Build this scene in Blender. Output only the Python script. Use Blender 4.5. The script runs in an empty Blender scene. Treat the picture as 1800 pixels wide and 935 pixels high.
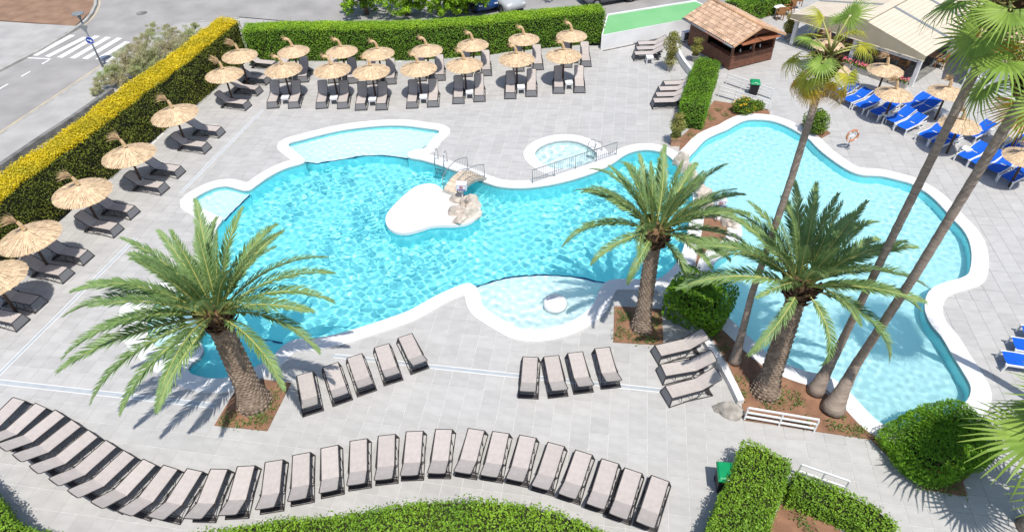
import bpy, bmesh, math, random
import numpy as np
from mathutils import Matrix, Vector
from mathutils.geometry import delaunay_2d_cdt

SC = bpy.context.scene
COL = SC.collection
R = math.radians
# ------------------------------------------------------------------ camera
FPX, CX, CY, CAMH = 1180.0, 900.0, 467.5, 18.0
VDX, VDY = 35.0, 1322.5
VD = math.hypot(VDX, VDY)
PITCH = math.atan2(FPX, VD)
ROLL = math.atan2(VDX, VDY)
cd = bpy.data.cameras.new('camera'); cam = bpy.data.objects.new('camera', cd); COL.objects.link(cam)
cd.sensor_width = 36.0; cd.lens = FPX / 1800.0 * 36.0; cd.clip_start = 0.1; cd.clip_end = 3000
cam.matrix_world = Matrix.Translation((0, 0, CAMH)) @ Matrix.Rotation(math.pi / 2 - PITCH, 4, 'X') @ Matrix.Rotation(-ROLL, 4, 'Z')
SC.camera = cam
# ------------------------------------------------------------------ sky and sun
SUNV = Vector((-0.13, 0.42, -1.0)).normalized()
ELEV = math.asin(-SUNV.z)
w = bpy.data.worlds.new('World'); SC.world = w; w.use_nodes = True
wn = w.node_tree
sky = wn.nodes.new('ShaderNodeTexSky'); sky.sky_type = 'NISHITA'; sky.sun_disc = False
sky.sun_elevation = ELEV; sky.sun_rotation = math.atan2(-SUNV.x, -SUNV.y)
wn.links.new(sky.outputs[0], wn.nodes['Background'].inputs[0])
wn.nodes['Background'].inputs[1].default_value = 0.15
sl = bpy.data.lights.new('sun', 'SUN'); so = bpy.data.objects.new('sun', sl); COL.objects.link(so)
sl.energy = 4.6; sl.angle = R(0.55); sl.color = (1.0, 0.955, 0.89)
so.rotation_euler = SUNV.to_track_quat('-Z', 'Y').to_euler(); so.location = (0, -20, 60)
sl.cycles.is_caustics_light = True
SC.view_settings.view_transform = 'Standard'; SC.view_settings.look = 'None'
SC.view_settings.exposure = 0.0; SC.view_settings.gamma = 1.0
SC.view_settings.use_curve_mapping = False
SC.cycles.use_denoising = True
SC.cycles.max_bounces = 8; SC.cycles.transparent_max_bounces = 8; SC.cycles.transmission_bounces = 6
SC.cycles.sample_clamp_indirect = 6

# ------------------------------------------------------------------ helpers
_n = (VDX / VD, VDY / VD); _r = (_n[1], -_n[0])
def G(x, y, z=0.0):
    """point of the place seen at photograph position (x, y) at height z"""
    qx, qy = x - CX, y - CY
    u = (qx * _r[0] + qy * _r[1]) / FPX; v = (qx * _n[0] + qy * _n[1]) / FPX
    dy = math.cos(PITCH) - v * math.sin(PITCH); dz = -(math.sin(PITCH) + v * math.cos(PITCH))
    t = (z - CAMH) / dz
    return Vector((u * t, dy * t, z))
def px_of(P):
    x, y, z = P[0], P[1], P[2] - CAMH
    d = y * math.cos(PITCH) - z * math.sin(PITCH); v = (-z * math.cos(PITCH) - y * math.sin(PITCH)) / d; u = x / d
    return (CX + FPX * (u * _r[0] + v * _n[0]), CY + FPX * (u * _r[1] + v * _n[1]))
rng = np.random.default_rng(11)
random.seed(5)
ORD = ['first', 'second', 'third', 'fourth', 'fifth', 'sixth', 'seventh', 'eighth', 'ninth', 'tenth', 'eleventh', 'twelfth',
       'thirteenth', 'fourteenth', 'fifteenth', 'sixteenth', 'seventeenth', 'eighteenth']

def tag(o, label=None, cat=None, group=None, kind=None):
    if label: o['label'] = label
    if cat: o['category'] = cat
    if group: o['group'] = group
    if kind: o['kind'] = kind
    return o
def empty(name, loc=(0, 0, 0), rz=0.0, label=None, cat=None, group=None):
    o = bpy.data.objects.new(name, None); COL.objects.link(o)
    o.location = loc; o.rotation_euler = (0, 0, rz); o.empty_display_size = 0.2
    return tag(o, label, cat, group)
def link(name, me, parent=None, loc=None, rot=None, kind=None):
    o = bpy.data.objects.new(name, me); COL.objects.link(o)
    if parent is not None: o.parent = parent
    if loc is not None: o.location = loc
    if rot is not None: o.rotation_euler = rot
    if kind: o['kind'] = kind
    return o
def copy_tree(o, parent=None):
    c = o.copy(); COL.objects.link(c); c.parent = parent
    for ch in o.children: copy_tree(ch, c)
    return c
def mesh_np(name, V, F, mat, smooth=False):
    V = np.asarray(V, dtype=np.float32); F = np.asarray(F, dtype=np.int32)
    me = bpy.data.meshes.new(name); k = F.shape[1]
    me.vertices.add(len(V)); me.vertices.foreach_set('co', V.ravel())
    me.loops.add(F.size); me.loops.foreach_set('vertex_index', F.ravel())
    me.polygons.add(len(F)); me.polygons.foreach_set('loop_start', np.arange(0, F.size, k, dtype=np.int32))
    me.polygons.foreach_set('use_smooth', np.full(len(F), smooth))
    me.update(calc_edges=True); me.validate()
    if mat is not None: me.materials.append(mat)
    return me
class MB:
    """collects shapes into ONE mesh"""
    def __init__(s): s.v = []; s.f = []
    def add(s, vs, fs):
        b = len(s.v); s.v += [tuple(p) for p in vs]; s.f += [tuple(b + i for i in f) for f in fs]; return s
    def box(s, c, size, M=None, rz=0.0):
        hx, hy, hz = size[0] / 2, size[1] / 2, size[2] / 2
        P = [Vector((sx * hx, sy * hy, sz * hz)) for sz in (-1, 1) for sy in (-1, 1) for sx in (-1, 1)]
        T = Matrix.Translation(c) @ (M if M is not None else Matrix.Rotation(rz, 4, 'Z'))
        P = [T @ p for p in P]
        return s.add(P, [(0, 2, 3, 1), (4, 5, 7, 6), (0, 1, 5, 4), (2, 6, 7, 3), (0, 4, 6, 2), (1, 3, 7, 5)])
    def beam(s, a, b, w, h, up=(0, 0, 1)):
        a = Vector(a); b = Vector(b); d = b - a; L = d.length
        if L < 1e-6: return s
        x = d / L; u = Vector(up); y = u.cross(x)
        if y.length < 1e-4: y = Vector((0, 1, 0)).cross(x)
        y.normalize(); z = x.cross(y)
        M = Matrix((x, y, z)).transposed().to_4x4()
        return s.box((a + b) / 2, (L, w, h), M)
    def tube(s, pts, r, n=6, caps=True):
        pts = [Vector(p) for p in pts]; m = len(pts)
        rr = r if isinstance(r, (list, tuple)) else [r] * m
        vs = []; ref = None
        for i, p in enumerate(pts):
            t = (pts[min(i + 1, m - 1)] - pts[max(i - 1, 0)])
            t = t.normalized() if t.length > 1e-9 else Vector((0, 0, 1))
            if ref is None: ref = Vector((0, 0, 1)) if abs(t.z) < .9 else Vector((1, 0, 0))
            a = ref - t * ref.dot(t)
            a = a.normalized() if a.length > 1e-5 else t.orthogonal().normalized()
            ref = a; b = t.cross(a)
            for k in range(n):
                th = 2 * math.pi * k / n
                vs.append(p + (a * math.cos(th) + b * math.sin(th)) * rr[i])
        fs = [(i * n + k, i * n + (k + 1) % n, (i + 1) * n + (k + 1) % n, (i + 1) * n + k) for i in range(m - 1) for k in range(n)]
        if caps: fs += [tuple(range(n - 1, -1, -1)), tuple((m - 1) * n + k for k in range(n))]
        return s.add(vs, fs)
    def lathe(s, prof, n=16, c=(0, 0, 0), cap=True):
        vs = [(c[0] + r * math.cos(2 * math.pi * k / n), c[1] + r * math.sin(2 * math.pi * k / n), c[2] + z) for r, z in prof for k in range(n)]
        m = len(prof)
        fs = [(i * n + k, i * n + (k + 1) % n, (i + 1) * n + (k + 1) % n, (i + 1) * n + k) for i in range(m - 1) for k in range(n)]
        if cap: fs += [tuple(range(n - 1, -1, -1)), tuple((m - 1) * n + k for k in range(n))]
        return s.add(vs, fs)
    def quad(s, a, b, c, d): return s.add([a, b, c, d], [(0, 1, 2, 3)])
    def prism(s, poly, z0, z1):
        n = len(poly)
        vs = [(p[0], p[1], z0) for p in poly] + [(p[0], p[1], z1) for p in poly]
        return s.add(vs, [tuple(range(n - 1, -1, -1)), tuple(range(n, 2 * n))] + [(i, (i + 1) % n, n + (i + 1) % n, n + i) for i in range(n)])
    def mesh(s, name, mat, smooth=False, bevel=0.0):
        me = bpy.data.meshes.new(name); me.from_pydata([tuple(v) for v in s.v], [], s.f)
        bm = bmesh.new(); bm.from_mesh(me)
        bmesh.ops.recalc_face_normals(bm, faces=bm.faces)
        if bevel > 0: bmesh.ops.bevel(bm, geom=bm.edges[:], offset=bevel, segments=2, affect='EDGES', profile=.6)
        bm.to_mesh(me); bm.free()
        if smooth: me.shade_smooth()
        if mat is not None: me.materials.append(mat)
        return me
    def build(s, name, mat, parent=None, smooth=False, bevel=0.0, kind=None, loc=None, rot=None):
        return link(name, s.mesh(name, mat, smooth, bevel), parent, loc, rot, kind)

# ------------------------------------------------------------------ outlines
def area(p): return .5 * sum(p[i][0] * p[(i + 1) % len(p)][1] - p[(i + 1) % len(p)][0] * p[i][1] for i in range(len(p)))
def smooth_loop(P, step=0.16):
    P = [Vector((p[0], p[1])) for p in P]; n = len(P); out = []
    for i in range(n):
        a, b, c, d = P[i - 1], P[i], P[(i + 1) % n], P[(i + 2) % n]
        L = (c - b).length; k = max(1, int(L / step))
        t0, t1 = math.sqrt((b - a).length + 1e-6), math.sqrt(L + 1e-6); t2 = math.sqrt((d - c).length + 1e-6)
        m1 = ((b - a) / t0 - (c - a) / (t0 + t1) + (c - b) / t1) * t1
        m2 = ((c - b) / t1 - (d - b) / (t1 + t2) + (d - c) / t2) * t1
        for j in range(k):
            t = j / k; t_2, t_3 = t * t, t * t * t
            out.append(b * (2 * t_3 - 3 * t_2 + 1) + m1 * (t_3 - 2 * t_2 + t) + c * (-2 * t_3 + 3 * t_2) + m2 * (t_3 - t_2))
    pts = [(p.x, p.y) for p in out]
    return pts if area(pts) > 0 else pts[::-1]
def pxloop(px, z=0.0, step=0.16): return smooth_loop([G(x, y, z) for x, y in px], step)
def pxpoly(px, z=0.0):
    p = [(G(x, y, z).x, G(x, y, z).y) for x, y in px]
    return p if area(p) > 0 else p[::-1]
def inside(poly, X, Y):
    """vectorised point in polygon"""
    X = np.asarray(X); Y = np.asarray(Y); r = np.zeros(X.shape, bool); n = len(poly); j = n - 1
    for i in range(n):
        xi, yi = poly[i]; xj, yj = poly[j]
        if yi != yj:
            c = ((yi > Y) != (yj > Y)) & (X < (xj - xi) * (Y - yi) / (yj - yi) + xi)
            r ^= c
        j = i
    return r
def dist_to(poly, X, Y, closed=True):
    P = np.array(poly, float); Q = np.roll(P, -1, 0)
    if not closed: P, Q = P[:-1], Q[:-1]
    best = np.full(np.shape(X), 1e9)
    for (ax, ay), (bx, by) in zip(P, Q):
        dx, dy = bx - ax, by - ay; L = dx * dx + dy * dy + 1e-12
        t = np.clip(((X - ax) * dx + (Y - ay) * dy) / L, 0, 1)
        best = np.minimum(best, np.hypot(X - ax - t * dx, Y - ay - t * dy))
    return best
def offset_loop(loop, d):
    n = len(loop); A = np.array(loop); T = np.roll(A, -1, 0) - np.roll(A, 1, 0)
    T /= np.linalg.norm(T, axis=1)[:, None] + 1e-9
    N = np.stack([T[:, 1], -T[:, 0]], 1)            # outward for a CCW loop
    O = A + N * d
    dist = dist_to(loop, O[:, 0], O[:, 1])
    O = O[dist > abs(d) * 0.965]
    out = [O[0]]
    for p in O[1:]:
        if np.hypot(*(p - out[-1])) > 0.04: out.append(p)
    return [(float(p[0]), float(p[1])) for p in out]
def region(outer, holes):
    """triangles of outer minus holes"""
    vs = []; fs = []
    for lp in [outer] + list(holes):
        b = len(vs); vs += [Vector(p) for p in lp]; fs.append(list(range(b, b + len(lp))))
    V, E, F, ov, oe, of = delaunay_2d_cdt(vs, [], fs, 0, 1e-5, True)
    keep = [f for f, o in zip(F, of) if 0 in o and not any(k in o for k in range(1, len(fs)))]
    return [(p.x, p.y) for p in V], keep
def flat_region(name, outer, holes, z, mat, parent=None, kind=None, drop=0.0):
    V, F = region(outer, holes); mb = MB(); mb.add([(x, y, z) for x, y in V], F)
    if drop:
        cnt = {}
        for f in F:
            for a, b in zip(f, f[1:] + f[:1] if isinstance(f, list) else f[1:] + f[:1]): cnt[(a, b)] = 1
        for (a, b) in list(cnt):
            if (b, a) not in cnt:
                mb.add([(V[a][0], V[a][1], z), (V[b][0], V[b][1], z), (V[b][0], V[b][1], z - drop), (V[a][0], V[a][1], z - drop)], [(3, 2, 1, 0)])
    me = bpy.data.meshes.new(name); me.from_pydata(mb.v, [], mb.f)
    bm = bmesh.new(); bm.from_mesh(me); bmesh.ops.remove_doubles(bm, verts=bm.verts, dist=1e-5)
    bmesh.ops.recalc_face_normals(bm, faces=bm.faces)
    up = sum(f.normal.z * f.calc_area() for f in bm.faces)
    if up < 0: bmesh.ops.reverse_faces(bm, faces=bm.faces)
    bm.to_mesh(me); bm.free(); me.materials.append(mat)
    return link(name, me, parent, kind=kind)

# ------------------------------------------------------------------ materials
def nodes(name):
    m = bpy.data.materials.new(name); m.use_nodes = True; nt = m.node_tree
    return m, nt, nt.nodes['Principled BSDF'], nt.nodes['Material Output']
def mat(name, col, rough=.6, col2=None, scale=4.0, detail=4.0, bump=0.0, bscale=60.0, island=0.0, spec=.3, metal=0.0, transl=0.0, contrast=(.35, .65), objrand=0.0, stretch=None):
    m, nt, b, out = nodes(name); N = nt.nodes; L = nt.links
    geo = N.new('ShaderNodeNewGeometry'); tc = N.new('ShaderNodeTexCoord')
    vec = tc.outputs['Object']
    if stretch:
        mp = N.new('ShaderNodeMapping'); mp.inputs['Scale'].default_value = stretch; L.new(vec, mp.inputs[0]); vec = mp.outputs[0]
    col2 = col2 if col2 else tuple(c * .8 for c in col)
    nz = N.new('ShaderNodeTexNoise'); nz.inputs['Scale'].default_value = scale; nz.inputs['Detail'].default_value = detail
    L.new(vec, nz.inputs['Vector'])
    cr = N.new('ShaderNodeValToRGB'); cr.color_ramp.elements[0].position = contrast[0]; cr.color_ramp.elements[1].position = contrast[1]
    cr.color_ramp.elements[0].color = (*col2, 1); cr.color_ramp.elements[1].color = (*col, 1)
    L.new(nz.outputs['Fac'], cr.inputs[0]); c = cr.outputs[0]
    if island or objrand:
        hs = N.new('ShaderNodeHueSaturation'); mr = N.new('ShaderNodeMapRange')
        k = island if island else objrand
        mr.inputs['To Min'].default_value = 1 - k; mr.inputs['To Max'].default_value = 1 + k
        if island and objrand:
            oi = N.new('ShaderNodeObjectInfo'); ad = N.new('ShaderNodeMath'); fr = N.new('ShaderNodeMath'); fr.operation = 'FRACT'
            L.new(geo.outputs['Random Per Island'], ad.inputs[0]); L.new(oi.outputs['Random'], ad.inputs[1]); L.new(ad.outputs[0], fr.inputs[0]); L.new(fr.outputs[0], mr.inputs[0])
        elif island: L.new(geo.outputs['Random Per Island'], mr.inputs[0])
        else:
            oi = N.new('ShaderNodeObjectInfo'); L.new(oi.outputs['Random'], mr.inputs[0])
        L.new(mr.outputs[0], hs.inputs['Value']); L.new(c, hs.inputs['Color']); c = hs.outputs[0]
    L.new(c, b.inputs['Base Color'])
    b.inputs['Roughness'].default_value = rough; b.inputs['Specular IOR Level'].default_value = spec; b.inputs['Metallic'].default_value = metal
    if bump:
        n2 = N.new('ShaderNodeTexNoise'); n2.inputs['Scale'].default_value = bscale; n2.inputs['Detail'].default_value = 4
        L.new(vec, n2.inputs['Vector'])
        bp = N.new('ShaderNodeBump'); bp.inputs['Strength'].default_value = bump; bp.inputs['Distance'].default_value = .02
        L.new(n2.outputs['Fac'], bp.inputs['Height']); L.new(bp.outputs[0], b.inputs['Normal'])
    if transl:
        tr = N.new('ShaderNodeBsdfTranslucent'); mx = N.new('ShaderNodeMixShader'); mx.inputs[0].default_value = transl
        L.new(c, tr.inputs['Color']); L.new(b.outputs[0], mx.inputs[1]); L.new(tr.outputs[0], mx.inputs[2]); L.new(mx.outputs[0], out.inputs['Surface'])
    return m
M = {}
M['tile'] = mat('grey_stone_tile', (.485, .475, .457), .5, (.415, .406, .39), 1.7, 7, .12, 30, island=.055, objrand=.055, contrast=(.3, .7), stretch=(1, 2.2, 1))
M['grout'] = mat('pale_grout', (.68, .675, .66), .8, bump=.05)
M['coping'] = mat('white_coping', (.72, .715, .705), .55, (.66, .655, .645), .9, 6, .06, 90, contrast=(.25, .6))
M['mosaic'] = mat('turquoise_mosaic', (.28, .82, .87), .35, (.26, .80, .855), 3, 2)
M['pale_mosaic'] = mat('pale_blue_pool_floor', (.74, .86, .86), .4, (.70, .84, .845), 1.2, 3)
M['aqua_floor'] = mat('aqua_pool_floor', (.53, .80, .83), .4, (.49, .78, .815), .8, 3)
M['navy_tile'] = mat('navy_edge_tile', (.012, .06, .24), .35)
M['soil'] = mat('red_soil', (.31, .165, .10), .95, (.19, .10, .06), 2.2, 8, .8, 14, contrast=(.3, .68))
M['drysoil'] = mat('dry_brown_earth', (.31, .195, .13), .95, (.22, .135, .09), 1.0, 8, .5, 6)
M['asphalt'] = mat('worn_asphalt', (.37, .355, .34), .9, (.265, .255, .245), .5, 10, .25, 40, contrast=(.3, .7))
M['pavement'] = mat('pale_pavement', (.43, .42, .40), .85, (.35, .34, .325), .8, 8, .15, 30)
M['kerb'] = mat('kerb_stone', (.45, .44, .41), .8, (.33, .32, .29), 1.5, 6)
M['roadpaint'] = mat('road_paint', (.78, .78, .76), .7, (.62, .61, .59), 2.5, 7, contrast=(.25, .5))
M['yellowpaint'] = mat('faded_yellow_paint', (.62, .50, .30), .7, (.48, .42, .33), 2.0, 6)
M['white'] = mat('white_paint', (.80, .80, .79), .4, (.74, .74, .73), 2, 3)
M['wallwhite'] = mat('white_render', (.80, .795, .785), .8, (.70, .695, .69), .7, 6, .15, 50)
M['oldwall'] = mat('weathered_grey_wall', (.24, .235, .22), .9, (.12, .12, .115), 2.0, 8, .4, 20)
M['charcoal'] = mat('charcoal_metal', (.058, .052, .053), .45, (.045, .04, .041), 8)
M['sling'] = mat('beige_sling_fabric', (.50, .448, .415), .8, (.445, .40, .37), 6, 5, .05, 300, objrand=.05)
M['mesh'] = mat('grey_mesh_panel', (.20, .20, .205), .8, (.165, .165, .17), 40)
M['blue'] = mat('blue_sling_fabric', (.004, .115, .62), .65, (.003, .095, .54), 4, 3, objrand=.06)
M['plastic'] = mat('white_resin', (.80, .80, .79), .35, (.74, .74, .73), 5)
M['thatch'] = mat('straw_thatch', (.71, .53, .34), .85, (.60, .44, .275), 9, 6, island=.22)
M['straw'] = mat('loose_straw', (.64, .46, .27), .9, (.48, .32, .17), 10, island=.2)
M['darkwood'] = mat('dark_wood_pole', (.10, .062, .045), .7, (.06, .038, .028), 12, 5, .3, 60, stretch=(1, 1, .2))
M['brownwood'] = mat('brown_stained_wood', (.21, .095, .058), .65, (.135, .06, .038), 5, 6, .25, 50, island=.15)
M['shutterwood'] = mat('reddish_shutter_wood', (.33, .13, .065), .6, (.22, .085, .045), 5, 6, .2, 50, island=.12)
M['roofclay'] = mat('clay_roof_tile', (.60, .42, .29), .8, (.43, .285, .19), 3, 7, .2, 30, island=.2)
M['ridgeclay'] = mat('pale_clay_ridge', (.66, .42, .25), .8, (.52, .30, .17), 3, 7)
M['greenroof'] = mat('green_coated_roof', (.20, .47, .21), .85, (.17, .43, .18), .6, 5)
M['canvas'] = mat('beige_canvas', (.50, .44, .31), .8, (.44, .385, .27), 1.5, 5, transl=.15)
M['creampanel'] = mat('cream_roof_panel', (.66, .575, .45), .6, (.60, .52, .405), 1.2, 4, island=.04)
M['black'] = mat('black_plastic', (.018, .018, .02), .45)
M['dark'] = mat('dark_interior', (.03, .026, .024), .8)
M['greenplastic'] = mat('green_plastic', (.008, .30, .11), .4, (.007, .26, .095), 3)
M['steel'] = mat('brushed_steel', (.55, .56, .57), .3, metal=.9)
M['greymetal'] = mat('grey_painted_metal', (.23, .25, .26), .45, (.19, .21, .22), 5)
M['rock'] = mat('pale_limestone', (.62, .545, .47), .9, (.36, .31, .26), 2.2, 9, .9, 9, contrast=(.35, .6))
M['greyrock'] = mat('grey_boulder', (.42, .385, .34), .9, (.22, .20, .175), 2.6, 9, 1.0, 10, contrast=(.35, .6))
M['stonepath'] = mat('sandy_stone_paving', (.70, .575, .44), .85, (.52, .42, .32), 3.5, 8, .5, 14, island=.12)
M['wicker'] = mat('honey_wicker', (.40, .20, .08), .7, (.27, .125, .05), 14, 4)
M['terracotta'] = mat('terracotta_pot', (.46, .27, .17), .8, (.36, .20, .125), 3, 5)
M['concrete'] = mat('concrete_planter', (.40, .38, .34), .85, (.30, .28, .25), 4, 6, .2, 30)
M['orange'] = mat('orange_lifebuoy', (.54, .23, .12), .5, (.47, .19, .10), 4)
M['signblue'] = mat('sign_blue', (.012, .06, .42), .4)
M['signred'] = mat('sign_red', (.55, .03, .05), .4)
M['lilac'] = mat('lilac_band', (.23, .20, .50), .4)
M['glass'] = mat('tinted_glass', (.03, .045, .055), .08, spec=.6)
M['tyre'] = mat('tyre_rubber', (.02, .02, .02), .8)
def leafmat(n, c, c2, isl=.35, tr=.28, rough=.5): return mat(n, c, rough, c2, .9, 5, island=isl, transl=tr, spec=.35, contrast=(.3, .7))
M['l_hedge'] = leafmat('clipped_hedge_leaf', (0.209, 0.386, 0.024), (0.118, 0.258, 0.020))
M['l_hedgetop'] = leafmat('hedge_top_leaf', (0.365, 0.566, 0.032), (0.219, 0.401, 0.026))  # lighter green than the side leaves, used on the hedge top
M['l_dark'] = leafmat('dark_conifer_leaf', (.235, .26, .030), (.12, .165, .022), .4, .35)
M['l_yellow'] = leafmat('golden_conifer_leaf', (0.782, 0.609, 0.014), (0.506, 0.425, 0.016), .3, .2)
M['l_bright'] = leafmat('glossy_bright_leaf', (0.266, 0.440, 0.033), (0.153, 0.299, 0.024), .4)
M['l_shrub'] = leafmat('shrub_leaf', (0.209, 0.396, 0.017), (0.108, 0.238, 0.014), .45)
M['l_juniper'] = leafmat('juniper_leaf', (0.233, 0.455, 0.021), (0.121, 0.274, 0.018), .4)
M['l_olive'] = leafmat('grey_green_tamarisk', (.44, .53, .22), (.58, .50, .34), .35, .35)
M['l_tree'] = leafmat('street_tree_leaf', (0.336, 0.544, 0.026), (0.162, 0.315, 0.022), .5)
M['l_pot'] = leafmat('potted_shrub_leaf', (0.260, 0.305, 0.058), (0.325, 0.280, 0.078), .4)
M['l_ground'] = leafmat('ground_cover_leaf', (.19, .29, .07), (.13, .21, .05), .35)
M['l_flowerbush'] = leafmat('flowering_bush_leaf', (.19, .30, .02), (.12, .21, .015), .4)
M['petal_y'] = mat('yellow_petal', (.78, .46, .02), .6, island=.2)
M['petal_r'] = mat('pink_red_petal', (.62, .05, .10), .6, (.70, .25, .30), 9, island=.3)
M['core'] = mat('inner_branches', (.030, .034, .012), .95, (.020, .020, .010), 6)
M['bark'] = mat('grey_brown_bark', (.19, .145, .105), .9, (.10, .075, .055), 6, 8, .8, 25)
M['palmbark'] = mat('fan_palm_bark', (.36, .29, .235), .9, (.23, .18, .145), 5, 8, .6, 30, stretch=(.6, .6, 3))
M['datebark'] = mat('date_palm_bark', (.31, .235, .175), .9, (.18, .13, .095), 4, 7, .5, 30, island=.18)
M['fronda'] = mat('date_frond_leaf', (.255, .37, .135), .5, (.155, .265, .08), 1.2, 4, transl=.18, spec=.4, island=.16, objrand=.16)
M['rachis'] = mat('frond_midrib', (.46, .45, .14), .5, (.36, .37, .12), 3)
M['fan'] = mat('fan_leaf', (.29, .41, .075), .5, (.185, .30, .045), 1.3, 4, transl=.3, spec=.35, island=.18, objrand=.18)
M['fanyellow'] = mat('yellowing_fan_leaf', (.48, .44, .05), .55, (.33, .36, .04), 1.6, 4, transl=.3, island=.2)
M['fandry'] = mat('dry_fan_leaf', (.62, .40, .05), .7, (.52, .30, .06), 2.0, 4, transl=.3, island=.2)
M['crownfibre'] = mat('palm_crown_fibre', (.20, .12, .065), .95, (.11, .065, .035), 8, 6, island=.25)
# water: clear, refracting; its surface is real waves
def water_mat(name, col):
    m, nt, b, out = nodes(name); nt.nodes.remove(b)
    g = nt.nodes.new('ShaderNodeBsdfGlass'); g.inputs['Color'].default_value = (*col, 1); g.inputs['Roughness'].default_value = 0; g.inputs['IOR'].default_value = 1.33
    nt.links.new(g.outputs[0], out.inputs['Surface']); return m
M['water'] = water_mat('clear_pool_water', (.97, 1.0, 1.0))
# ================================================================== SETTING: pools
POOL1 = [(507.5,253),(530,246),(560,238),(600,229),(640,223.5),(680,220.5),(715,221),(745,225),(772,230.5),(759,245),(745,261),(728,264),(718,268),(717,276),
 (740,281),(765,288),(794,298),(822,308),(851,320),(875,327.5),(912,330.5),(950,327.5),(1000,317.5),(1050,301),(1077,287.5),(1098,273),(1112,267),(1130,263.5),(1150,264.5),
 (1170,271),(1186,285),(1201,302),(1214,325),(1218,343),(1217,362),(1214,379),(1208,409),(1199,443),(1188,463),(1172,480),(1154,491),(1122,491),(1093,490.5),(1072,492.5),
 (1062,498),(1053,511.5),(1042.7,534.7),(1026.7,550.7),(1000,565.8),(970,575.5),(938,579),(914.7,577),(893,566.7),(870,553),(852.4,541),(846,529),(842.7,515),(836.4,503.5),
 (827.5,498),(818.7,498),(802.7,503.5),(777.8,514),(760,523),(720,545),(680,560),(637,574),(600,585),(555,594),(517,597),(500,606),(474,630),(442,648),(420,657),(395,664),
 (370,665),(350,661),(335,656),(330,648),(338,638),(352,628),(358,617),(355,606),(345,597),(314,601),(281,611),(268,602),(260,585),(259,565),(268,540),(285,520),(310,512),
 (335,503),(352,480),(366,450),(377,418),(382,399),(391,385),(375,376),(354,365.5),(345,361),(340.4,356.5),(339,351),(345,346),(356.5,339),(369,333),(382,328.5),(393.7,327),
 (406.5,329),(419,332.7),(430,335),(438.6,334.2),(451.5,325.7),(470.7,312),(492.5,300),(507.5,294),(536,284)]
POOL2 = [(1209,281),(1224,263),(1241.5,245),(1263,234),(1278.5,228),(1294,219),(1313.5,211),(1329,210),(1354,212),(1374,218),(1393,227),(1411,237.6),(1422.5,245),(1432,255),
 (1446,268),(1473,288),(1495,301),(1514,307),(1551,309.6),(1576.5,315.5),(1600,322),(1615,330),(1631,340),(1648,355),(1661,369),(1676,386),(1690,400),(1700,415),(1706,432),
 (1708,450),(1706,470),(1701,482),(1687,489),(1664,495),(1642,504),(1631,515),(1626,531),(1627,549),(1638.5,572),(1654,590),(1674.5,624),(1692,652),(1705,675),(1706.5,688),
 (1700,703),(1680,720),(1650,738),(1610,749),(1580,752),(1566,750),(1546,742),(1524.5,722),(1504.5,700),(1491,686),(1471,669),(1450,659),(1417,652),(1372,635),(1338,611),
 (1307,582),(1275,551),(1258,520),(1250,492),(1252,474),(1260,456),(1278,445),(1296,430),(1304,415),(1302,395),(1294,381),(1273,374),(1255,368),(1246,355),(1247,343),(1240,327),
 (1224,312),(1212,296)]
KIDS = [(940.4,271),(945,262),(959,253.4),(978.7,247.8),(996.4,246.7),(1014,249),(1030,255),(1042.7,263),(1050,273),(1044,282),(1026.7,290),(1000,296),(973,296),(954,287),(943,278)]
L1, L2, L3 = pxloop(POOL1, .04), pxloop(POOL2, .04), pxloop(KIDS, .04, .2)
O1, O2, O3 = offset_loop(L1, .58), offset_loop(L2, .60), offset_loop(L3, .58)
WZ = -0.09
def coping(name, outer, holes, z):
    o = flat_region(name, outer, holes, z, M['coping'], kind='structure', drop=.16)
    return o
coping('pool_coping', O1, [L1, L2, L3], .05)
coping('pool_coping', O2, [L2, L1], .046)
coping('pool_coping', O3, [L3, L1], .042)
PLAT = smooth_loop([G(x, y, .04) for x, y in ((218,600),(209,570),(214,535),(232,512),(275,498),(345,488),(372,540),(425,640),(418,682),(380,690),(330,683),(287,664),(250,634))], .3)
coping('pool_coping', PLAT, [L1], .047)
def basin(name, loop, zf, floor_mat, wall_mat, holes=(), obj_holes=()):
    fl = flat_region('pool_floor', loop, holes, zf, floor_mat, kind='structure')
    fl.cycles.is_caustics_receiver = True
    mb = MB(); n = len(loop)
    mb.add([(x, y, 0.0) for x, y in loop] + [(x, y, zf) for x, y in loop], [(i, (i + 1) % n, n + (i + 1) % n, n + i) for i in range(n)])
    me = bpy.data.meshes.new(name); me.from_pydata(mb.v, [], mb.f); me.materials.append(wall_mat); me.shade_smooth()
    o = link(name, me, kind='structure'); o.cycles.is_caustics_receiver = True
    return o
def shelf(name, loop, z, zf, floor_mat, wall_mat, ledge_px=None):
    """a raised shallow floor inside the pool with its riser and a line of navy tiles on the edge"""
    V, F = region(loop, []); mb = MB(); mb.add([(x, y, z) for x, y in V], F)
    o = mb.build(name, floor_mat, kind='structure'); o.cycles.is_caustics_receiver = True
    n = len(loop); mb = MB()
    mb.add([(x, y, z) for x, y in loop] + [(x, y, zf) for x, y in loop], [(i, (i + 1) % n, n + (i + 1) % n, n + i) for i in range(n)])
    o2 = mb.build('shelf_riser', wall_mat, kind='structure', smooth=True); o2.cycles.is_caustics_receiver = True
    if ledge_px:
        path = [G(x, y, z + .1) for x, y in ledge_px]; mb = MB()
        for a, b in zip(path, path[1:]):
            a = Vector((a.x, a.y, z + .006)); b = Vector((b.x, b.y, z + .006)); mb.beam(a, b, .07, .02)
        mb.build('shelf_edge_tiles', M['navy_tile'], kind='structure')
ZF = -1.25
basin('pool_wall', L1, ZF, M['mosaic'], M['mosaic'])
basin('pool_wall', L2, -.75, M['aqua_floor'], M['mosaic'])
basin('pool_wall', L3, -.42, M['pale_mosaic'], M['pale_mosaic'])
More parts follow.
